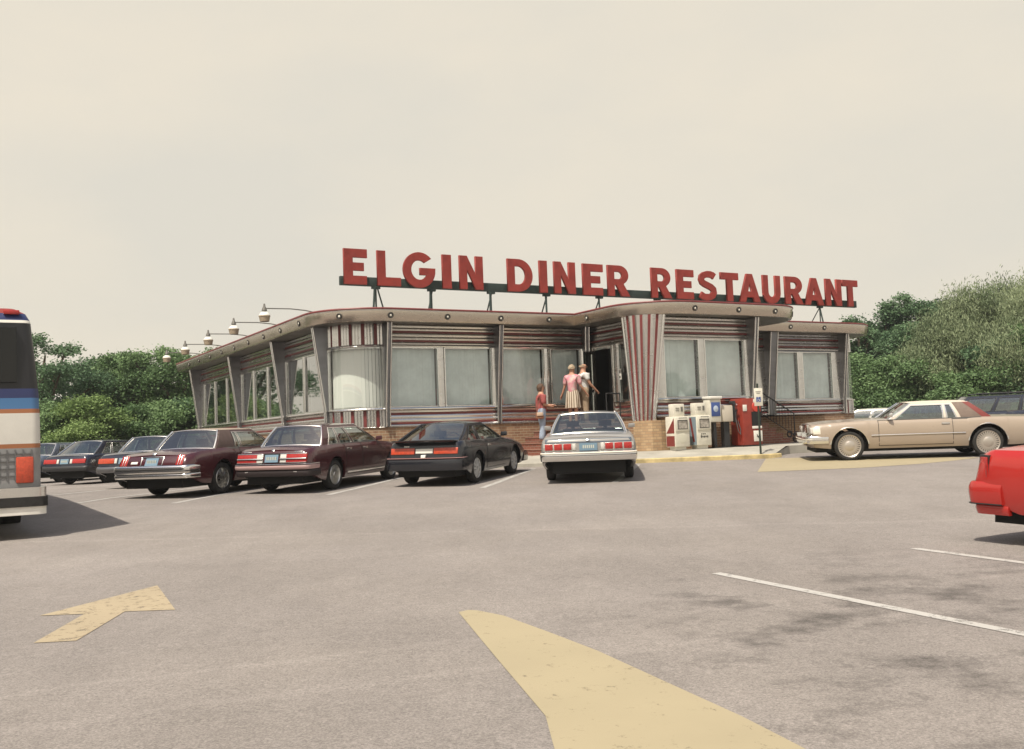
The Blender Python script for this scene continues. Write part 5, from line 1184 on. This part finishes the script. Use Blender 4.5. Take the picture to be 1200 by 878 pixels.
    S['a'] = (g('pel') - V3(0, 0, .065 * h), .104 * h, .088 * h); S['b'] = (g('sp'), .098 * h, .082 * h); S['c'] = (g('ch'), .112 * h, .086 * h); S['d'] = (g('up'), .088 * h, .062 * h); S['e'] = (g('up') + V3(0, 0, .035 * h), .045 * h, .042 * h)
    for n in 'lr':
        S['s' + n] = (g('sh' + n), .047 * h, .047 * h); S['e' + n] = (g('sh' + n).lerp(g('el' + n), sleeve), .044 * h, .044 * h); SE += [('d', 's' + n), ('s' + n, 'e' + n)]
    skinmesh('shirt', (S, SE), shirt, rt)
    if skirt:
        z1 = g('pel').z + .03 * h; z0 = g('knl').z + .01 * h; mb = MB(); n = 28
        mb.grid([[(math.cos(2 * PI * k / n) * (rx + a_ * .02 * math.sin(k * 1.9)) * h, math.sin(2 * PI * k / n) * (ry + a_ * .02 * math.sin(k * 1.9)) * h, z) for k in range(n)] for z, rx, ry, a_ in ((z1, .085, .10, 0), (lerp(z1, z0, .3), .10, .118, .1), (lerp(z1, z0, .7), .102, .125, .4), (z0, .105, .13, .7))], 0, True)
        mb.build('skirt', skirt, rt, angle=80)
    else:
        T = dict(w=(g('pel') + V3(0, 0, .085 * h), .090 * h, .074 * h), p=(g('pel') - V3(0, 0, .03 * h), .088 * h, .074 * h)); TE = [('w', 'p')]
        for n in 'lr':
            T['h' + n] = (g('hp' + n), .071 * h, .071 * h); T['k' + n] = (g('kn' + n), .054 * h, .054 * h); T['a' + n] = (g('an' + n) + V3(0, 0, .0 * h), .056 * h, .056 * h); TE += [('p', 'h' + n), ('h' + n, 'k' + n), ('k' + n, 'a' + n)]
        skinmesh('trousers', (T, TE), trousers, rt)
    # shoes
    sm = pm('shoe_leather', shoes, .6)
    for n in 'lr':
        mb = MB(); a = g('an' + n); x0, x1 = a.x - .04 * h, a.x + .10 * h; y = a.y; z = a.z - .045 * h
        mb.hexa([(x0, y - .022 * h, z), (x1, y - .026 * h, z), (x1, y + .026 * h, z), (x0, y + .022 * h, z), (x0, y - .020 * h, z + .045 * h), (x1, y - .016 * h, z + .018 * h), (x1, y + .016 * h, z + .018 * h), (x0, y + .020 * h, z + .045 * h)]); mb.build('shoe', sm, rt, bevel=.015)
    # hair and eyes
    hd = g('hd'); mb = MB(); rows = []
    nlat = 9; lo = -.2 if not hairlen else -1.0
    for i in range(nlat + 1):
        th = lerp(90, {0: -5, 1: -42}[1 if hairlen else 0], i / nlat); row = []
        for k in range(24):
            ph_ = 2 * PI * k / 24; cf = math.cos(ph_); cut = 0
            tt = th
            if cf > .25: tt = max(th, 20 + 14 * cf)            # keep the face clear
            if bald: tt = min(tt, 18)
            rr = (1.0 if not bald else .90) + random.uniform(-.04, .05)
            row.append((hd.x - .008 * h + .070 * h * rr * math.cos(R(tt)) * cf, .061 * h * rr * math.cos(R(tt)) * math.sin(ph_), hd.z + .004 * h + .072 * h * rr * math.sin(R(tt)) * (1 if tt > 0 else 1.3)))
        rows.append(row)
    mb.grid(rows, 0, True); mb.build('hair', hair, rt, angle=0)
    mb = MB()
    for sd in (-1, 1): mb.lathe([(.007 * h, 0), (.005 * h, .003 * h), (0, .004 * h)], (hd.x + .058 * h, sd * .022 * h, hd.z + .006 * h), (1, sd * .3, 0), 8)
    mb.tube([(hd.x + .056 * h, -.018 * h, hd.z - .03 * h), (hd.x + .062 * h, 0, hd.z - .031 * h), (hd.x + .056 * h, .018 * h, hd.z - .03 * h)], .003 * h, 5); mb.build('face', pm('eyes_and_mouth', (.10, .04, .03), .5), rt)
    return rt, J
jean = pm('pale_denim', (.30, .36, .46), .85, 0, .15, 10); brownhair = pm('brown_hair', (.085, .045, .025), .7, 0, .3, 30); greyhair = pm('grey_blond_hair', (.36, .28, .19), .7, 0, .2, 30)
rosy = pm('rose_red_cloth', (.34, .085, .08), .85, 0, .2, 12); tie = pm('pink_tie_dye', (.60, .14, .22), .85, 0, .5, 6, col2=(.62, .50, .45)); wt = pm('white_cotton', (.68, .68, .66), .85, 0, .05, 8); tan = pm('tan_slacks', (.33, .25, .17), .85, 0, .08, 6)
def striped():
    m = bpy.data.materials.new('striped_skirt_cloth'); t = nt(m); N = t.nodes; L = t.links; b = N['Principled BSDF']; tc = N.new('ShaderNodeTexCoord'); sp_ = N.new('ShaderNodeSeparateXYZ'); L.new(tc.outputs['Object'], sp_.inputs[0])
    at_ = N.new('ShaderNodeMath'); at_.operation = 'ARCTAN2'; L.new(sp_.outputs[1], at_.inputs[0]); L.new(sp_.outputs[0], at_.inputs[1])
    mu = N.new('ShaderNodeMath'); mu.operation = 'MULTIPLY'; mu.inputs[1].default_value = 16; L.new(at_.outputs[0], mu.inputs[0]); sn = N.new('ShaderNodeMath'); sn.operation = 'SINE'; L.new(mu.outputs[0], sn.inputs[0])
    rp = N.new('ShaderNodeMapRange'); rp.inputs['From Min'].default_value = .35; rp.inputs['From Max'].default_value = .55; L.new(sn.outputs[0], rp.inputs['Value'])
    mx = N.new('ShaderNodeMix'); mx.data_type = 'RGBA'; mx.inputs['A'].default_value = (.58, .50, .40, 1); mx.inputs['B'].default_value = (.16, .10, .06, 1); L.new(rp.outputs[0], mx.inputs['Factor']); L.new(mx.outputs['Result'], b.inputs['Base Color']); b.inputs['Roughness'].default_value = .9; return m
sX, sY = W2(4.28, -1.05)
def treadz(s_): 
    for k in range(0, 6):
        if s_ >= 4.9 - .3 * k: return 1.8 - .165 * k
    return .8
woman, Jw = person('woman in rose top and pale jeans climbing the steps with a handbag', (sX, sY, treadz(4.28) + .005), 80, 1.66, (((20, -72), (-25, -2)), ((-15, -80), (35, -8))), (((0, -84), (0, -92)), ((0, -90), (0, -96))), rosy, jean, brownhair, 1, female=True, sleeve=.95)
sX2, sY2 = W2(5.32, -1.1)
p2, _ = person('person in pink tie dye shirt and striped skirt, back turned, at the diner door', (sX2, sY2, 1.805), 22, 1.70, (((70, -78), (60, -60)), ((-70, -76), (-40, -50))), (((0, -88), (0, -92)), ((0, -92), (0, -94))), tie, tan, greyhair, 0, female=True, skirt=striped(), sleeve=.9)
sX3, sY3 = W2(5.76, -1.02)
p3, _ = person('bald man in white tee shirt and tan slacks pulling the diner door', (sX3, sY3, 1.805), 75, 1.78, (((78, -80), (40, -70)), ((-5, -68), (15, -42))), (((0, -90), (0, -91)), ((0, -88), (0, -93))), wt, tan, greyhair, 0, bald=True, sleeve=.7)
# handbag hanging from the woman's right shoulder (the side toward the camera)
hb = empty('handbag', (sX, sY, treadz(4.28) + .005), R(90 - 80), 'brown leather shoulder bag with pale flap carried by the woman in jeans', 'handbag')
mb = MB(); mb.hexa([(-.22, -.27, .66), (.02, -.27, .66), (.02, -.17, .66), (-.22, -.17, .66), (-.20, -.25, .84), (.0, -.25, .84), (.0, -.18, .84), (-.20, -.18, .84)]); mb.build('pouch', pm('brown_leather', (.22, .09, .045), .6, 0, .2, 10), hb, bevel=.03)
mb = MB(); mb.box(-.19, -.02, -.285, -.262, .74, .84); mb.build('flap', pm('pale_leather', (.55, .40, .30), .6), hb, bevel=.01)
mb = MB(); mb.tube([(-.20, -.22, .82), (-.12, -.19, 1.1), (-.03, -.165, 1.315), (.0, -.15, 1.335), (.03, -.165, 1.30), (.02, -.19, 1.1), (-.0, -.22, .82)], .009, 6); mb.build('strap', pm('strap_leather', (.15, .07, .04), .6), hb)

# ---------------------------------------------------------------- trees
def leafmat(name, c0, c1, tr=.25):
    m = bpy.data.materials.new(name); t = nt(m); N = t.nodes; L = t.links; b = N['Principled BSDF']; out = N['Material Output']
    a = N.new('ShaderNodeAttribute'); a.attribute_name = 'tone'
    mx = N.new('ShaderNodeMix'); mx.data_type = 'RGBA'; mx.inputs['A'].default_value = (*c0, 1); mx.inputs['B'].default_value = (*c1, 1); L.new(a.outputs['Fac'], mx.inputs['Factor'])
    L.new(mx.outputs['Result'], b.inputs['Base Color']); b.inputs['Roughness'].default_value = .6; b.inputs['Specular IOR Level'].default_value = .25
    tl = N.new('ShaderNodeBsdfTranslucent'); L.new(mx.outputs['Result'], tl.inputs['Color']); ms = N.new('ShaderNodeMixShader'); ms.inputs['Fac'].default_value = tr
    L.new(b.outputs[0], ms.inputs[1]); L.new(tl.outputs[0], ms.inputs[2]); L.new(ms.outputs[0], out.inputs['Surface']); return m
LM = dict(dark=leafmat('dark_leaves', (.055, .11, .056), (.16, .255, .13)), mid=leafmat('mid_leaves', (.078, .14, .056), (.215, .32, .14)), light=leafmat('light_leaves', (.115, .19, .06), (.28, .38, .14)), willow=leafmat('silvery_leaves', (.12, .165, .085), (.33, .38, .22)))
def leaves(rng, lobes, per, cl, leaf, hang=0):
    """clusters of leaf faces spread through the lobes; returns vertices (n*4,3) and tones"""
    V, T = [], []
    for (cx, cy, cz, rx, ry, rz) in lobes:
        ncl = per; d = rng.normal(size=(ncl, 3)); d /= np.linalg.norm(d, axis=1)[:, None]; d[:, 2] = np.where(d[:, 2] < -.55, -d[:, 2], d[:, 2])
        rad = rng.uniform(.25, 1.0, ncl) ** .5; cen = np.array([cx, cy, cz]) + d * rad[:, None] * np.array([rx, ry, rz])
        tone = np.clip(rng.normal(.5, .24, ncl) + .0, 0, 1); k = cl
        c = np.repeat(cen, k, 0) + rng.normal(size=(ncl * k, 3)) * np.array([.20, .20, .11 + hang * .22]) * (1 + .25 * rx / 2)
        tt = np.clip(np.repeat(tone, k) + rng.normal(0, .16, ncl * k), 0, 1); n = len(c)
        a = rng.normal(size=(n, 3)); a[:, 2] *= (.5 if not hang else 1); 
        if hang: a[:, :2] *= .35
        a /= np.linalg.norm(a, axis=1)[:, None]; b = rng.normal(size=(n, 3)); b = np.cross(a, b); b /= np.linalg.norm(b, axis=1)[:, None]
        s = leaf * rng.uniform(.6, 1.35, n)[:, None]; L_ = s * (1.5 if hang else 1.0); w_ = s * (.32 if hang else .55)
        q = np.stack([c - a * L_ * .5, c + b * w_ * .5, c + a * L_ * .5, c - b * w_ * .5], 1); V.append(q.reshape(-1, 3)); T.append(tt)
    return np.concatenate(V), np.concatenate(T)
def leafobj(name, V, T, mat, parent=None):
    n = len(T); me = bpy.data.meshes.new(name); me.vertices.add(n * 4); me.loops.add(n * 4); me.polygons.add(n)
    me.vertices.foreach_set('co', V.astype(np.float32).ravel()); me.loops.foreach_set('vertex_index', np.arange(n * 4, dtype=np.int32)); me.polygons.foreach_set('loop_start', np.arange(0, n * 4, 4, dtype=np.int32)); me.polygons.foreach_set('loop_total', np.full(n, 4, dtype=np.int32))
    me.update(calc_edges=True); at_ = me.attributes.new('tone', 'FLOAT', 'FACE'); at_.data.foreach_set('value', T.astype(np.float32)); me.materials.append(mat)
    o = bpy.data.objects.new(name, me); COL.objects.link(o); o.parent = parent; return o
def tree(x, y, h, r_, label, kind, group, seed, nl=11, per=52, cl=34, leaf=.145, hang=0, bush=False, z0=None, name=None):
    rng = np.random.default_rng(seed); rnd = random.Random(seed); base = gz(x, y) if z0 is None else z0
    rt = empty(name or ('bush' if bush else 'tree'), (x, y, base), 0, label, 'bush' if bush else 'tree', group)
    lobes = []
    bot = .05 if bush else .22
    for i in range(nl):
        a = rnd.uniform(0, 2 * PI); f_ = (i + .5) / nl; zz = lerp(bot, .90, f_) * h; env = math.sin(PI * clamp(lerp(.20, .93, f_))) ** .6
        rr = r_ * env * rnd.uniform(.40, .85); lr = r_ * rnd.uniform(.22, .40) * (.75 + .35 * env)
        lobes.append((rr * math.cos(a), rr * math.sin(a), zz, lr, lr, lr * rnd.uniform(.55, .75)))
    lobes.append((0, 0, h * .5, r_ * .45, r_ * .45, h * .24)); lobes.append((rnd.uniform(-.25, .25) * r_, 0, h * .90, r_ * .24, r_ * .24, h * .09))
    # each limb's foliage is its own tone: sprays from pale to deep green
    V, T = [], []
    for lb_ in lobes:
        n_ = max(8, int(per * (lb_[3] / (r_ * .32)) ** 2)); v_, t_ = leaves(rng, [lb_], n_, cl, leaf, hang)
        V.append(v_); T.append(np.clip(t_ * .7 + rnd.uniform(-.15, .45), 0, 1))
    V = np.concatenate(V); T = np.concatenate(T); leafobj('crown', V, T, LM[kind], rt)
    mb = MB(); tr = .05 * h if not bush else .02 * h; tr = min(tr, .30)
    mb.tube([(0, 0, -.1), (rnd.uniform(-.1, .1), 0, h * .3), (rnd.uniform(-.2, .2), rnd.uniform(-.2, .2), h * .62), (0, 0, h * .85)], [tr, tr * .8, tr * .5, tr * .15], 9)
    for (cx, cy, cz, rx, _, _) in lobes[:-2]: mb.tube([(0, 0, max(.1, cz * .55)), (cx * .5, cy * .5, cz * .8), (cx, cy, cz), (cx * 1.3, cy * 1.3, cz + rx * .4)], [tr * .42, tr * .3, tr * .16, tr * .05], 5)
    mb.build('trunk', M['wood'], rt); return rt
def px2(px, D): return (px - 600) / F * D
LG, RG = 'trees behind the parking lot on the left', 'trees beyond the diner on the right'
T_ = [  # px, distance, height, radius, kind, label
 (-8, 52, 7.6, 3.6, 'dark', 'tall dark tree at the far left, mostly behind the coach'), (52, 50, 7.0, 3.0, 'dark', 'dark tree rising just right of the coach'),
 (98, 55, 6.2, 2.6, 'dark', 'dark tree behind the pale bushes, between the coach and the diner'), (126, 57, 6.3, 2.4, 'mid', 'narrow mid green tree at the dip in the left tree line'), (152, 54, 6.3, 2.6, 'mid', 'mid green tree left of centre between coach and diner'),
 (180, 53, 6.5, 2.6, 'mid', 'rounded mid green tree in the middle of the left tree line'), (212, 52, 6.2, 2.5, 'mid', 'mid green tree under the farthest floodlights'), (238, 58, 6.8, 3.0, 'mid', 'tree half hidden by the far end of the diner')]
for i, (px, D, hh, rr, kd, lb) in enumerate(T_): tree(px2(px, D), D, hh, rr, lb, kd, LG, 100 + i, z0=.5)
B_L = [(72, 46, 3.3, 2.0, 'light', 'round pale green bush beside the coach'), (105, 45, 3.5, 2.0, 'light', 'largest pale green bush, above the dark blue hatchback'), (134, 47, 2.6, 1.7, 'light', 'low pale green bush behind the navy sedan'), (165, 47, 3.1, 1.9, 'mid', 'mid green bush at the foot of the left tree line'), (196, 47, 3.3, 1.9, 'mid', 'leafy bush left of the maroon coupe roof'), (224, 48, 3.4, 1.9, 'dark', 'dark bush against the far end of the diner'), (40, 46, 3.4, 2.0, 'mid', 'bush mostly hidden behind the coach'), (5, 47, 3.2, 2.2, 'mid', 'bush at the left edge behind the coach')]
for i, (px, D, hh, rr, kd, lb) in enumerate(B_L): tree(px2(px, D), D, hh, rr, lb, kd, 'bushes along the left edge of the lot', 200 + i, nl=8, per=44, cl=34, leaf=.13, bush=True, z0=.5)
T_R = [(975, 62, 6.0, 3.0, 'mid', 'tree showing below the right corner of the canopy'), (1008, 60, 7.3, 2.7, 'dark', 'dark tree nearest the right corner of the diner'), (1040, 60, 8.0, 2.9, 'dark', 'dark tree with a knobbly top left of centre on the right'), (1068, 59, 8.3, 2.8, 'dark', 'tallest dark tree in the right background'), (1096, 60, 8.1, 2.6, 'dark', 'dark tree just left of the silvery tree')]
for i, (px, D, hh, rr, kd, lb) in enumerate(T_R): tree(px2(px, D), D, hh, rr, lb, kd, RG, 300 + i, z0=.7, leaf=.16)
T_W = [(1118, 49, 6.1, 3.0, 'willow', 'silvery green tree with drooping foliage, left flank'), (1162, 48, 6.9, 3.7, 'willow', 'tallest silvery green drooping tree at the right'), (1215, 50, 7.5, 4.2, 'willow', 'silvery drooping tree cut by the right edge')]
for i, (px, D, hh, rr, kd, lb) in enumerate(T_W): tree(px2(px, D), D, hh, rr, lb, kd, RG, 320 + i, z0=.7, hang=1, nl=17, per=95, cl=42, leaf=.125)
T_B = [(1005, 50, 4.2, 2.2, 'mid', 'mid green bush against the right corner of the diner'), (1040, 49, 4.0, 2.4, 'mid', 'tall mid green bush right of the diner'), (1075, 48, 3.6, 2.2, 'mid', 'mid green bush above the beige coupe windscreen'), (1108, 46, 2.9, 2.0, 'mid', 'bush behind the roof of the beige coupe'), (1145, 45, 2.9, 2.1, 'mid', 'bush in front of the silvery trees'), (1185, 45, 4.6, 2.5, 'dark', 'dark bushy tree at the right edge'), (1225, 45, 5, 2.5, 'mid', 'bush cut by the right edge')]
for i, (px, D, hh, rr, kd, lb) in enumerate(T_B): tree(px2(px, D), D, hh, rr, lb, kd, 'bushes beyond the right side of the lot', 400 + i, nl=9, per=46, cl=34, leaf=.135, bush=True, z0=.7)
# trees that only the windows mirror: farther along the left lot, and across the road behind the camera
for i, (x, y) in enumerate([(-34, 44), (-41, 38), (-47, 30), (-52, 22), (-55, 14), (128, -20), (118, -42), (135, -5), (104, -62)]):
    tree(x, y, 8.5 + (i % 3), 5.0, 'tree out of sight around the lot', 'mid', 'trees around the lot out of sight', 500 + i, per=26, cl=22, leaf=.42, z0=.4)
# rough grass strip under the trees
gm = pm('rough_grass', (.075, .115, .035), .9, 0, .35, 1.5)
flat2 = MB()
for (xa, xb, ya, yb) in ((-60, -14.5, 41.5, 75), (12, 60, 43, 80)): flat2.grid([[(lerp(xa, xb, i / 12), lerp(ya, yb, j / 8), gz(lerp(xa, xb, i / 12), lerp(ya, yb, j / 8)) + .03) for i in range(13)] for j in range(9)])
tag(flat2.build('grass_verge', gm, angle=60), kind='structure')
rng = np.random.default_rng(9)
def tuft(n, xr, yr):
    x = rng.uniform(*xr, n); y = rng.uniform(*yr, n); z = np.array([gz(a, b) for a, b in zip(x, y)]); hgt = rng.uniform(.25, .9, n); a = rng.uniform(0, 2 * PI, n); dx, dy = np.cos(a) * .05, np.sin(a) * .05; le = rng.normal(0, .15, n)
    q = np.stack([np.stack([x - dx, y - dy, z], 1), np.stack([x + dx, y + dy, z], 1), np.stack([x + le + .01, y, z + hgt], 1), np.stack([x + le - .01, y, z + hgt], 1)], 1); return q.reshape(-1, 3), rng.uniform(0, 1, n)
V1, T1 = tuft(9000, (-26, -12), (41.8, 46)); V2, T2 = tuft(9000, (12, 26), (43.2, 47))
o = leafobj('undergrowth', np.concatenate([V1, V2]), np.concatenate([T1, T2]), LM['mid']); tag(o, 'tall weeds at the foot of the trees', 'undergrowth', kind='stuff')

# ---------------------------------------------------------------- humid summer air
mb = MB(); mb.box(-90, 90, -60, 95, -2.2, 13.5)
hz = bpy.data.materials.new('summer_haze'); t = nt(hz); t.nodes.remove(t.nodes['Principled BSDF'])
vol = t.nodes.new('ShaderNodeVolumePrincipled'); vol.inputs['Color'].default_value = (.93, .95, .95, 1); vol.inputs['Density'].default_value = HAZE; vol.inputs['Anisotropy'].default_value = .3
t.links.new(vol.outputs[0], t.nodes['Material Output'].inputs['Volume'])
ho = mb.build('haze', hz, angle=0); tag(ho, 'thin humid summer haze over the lot', 'haze', kind='stuff')
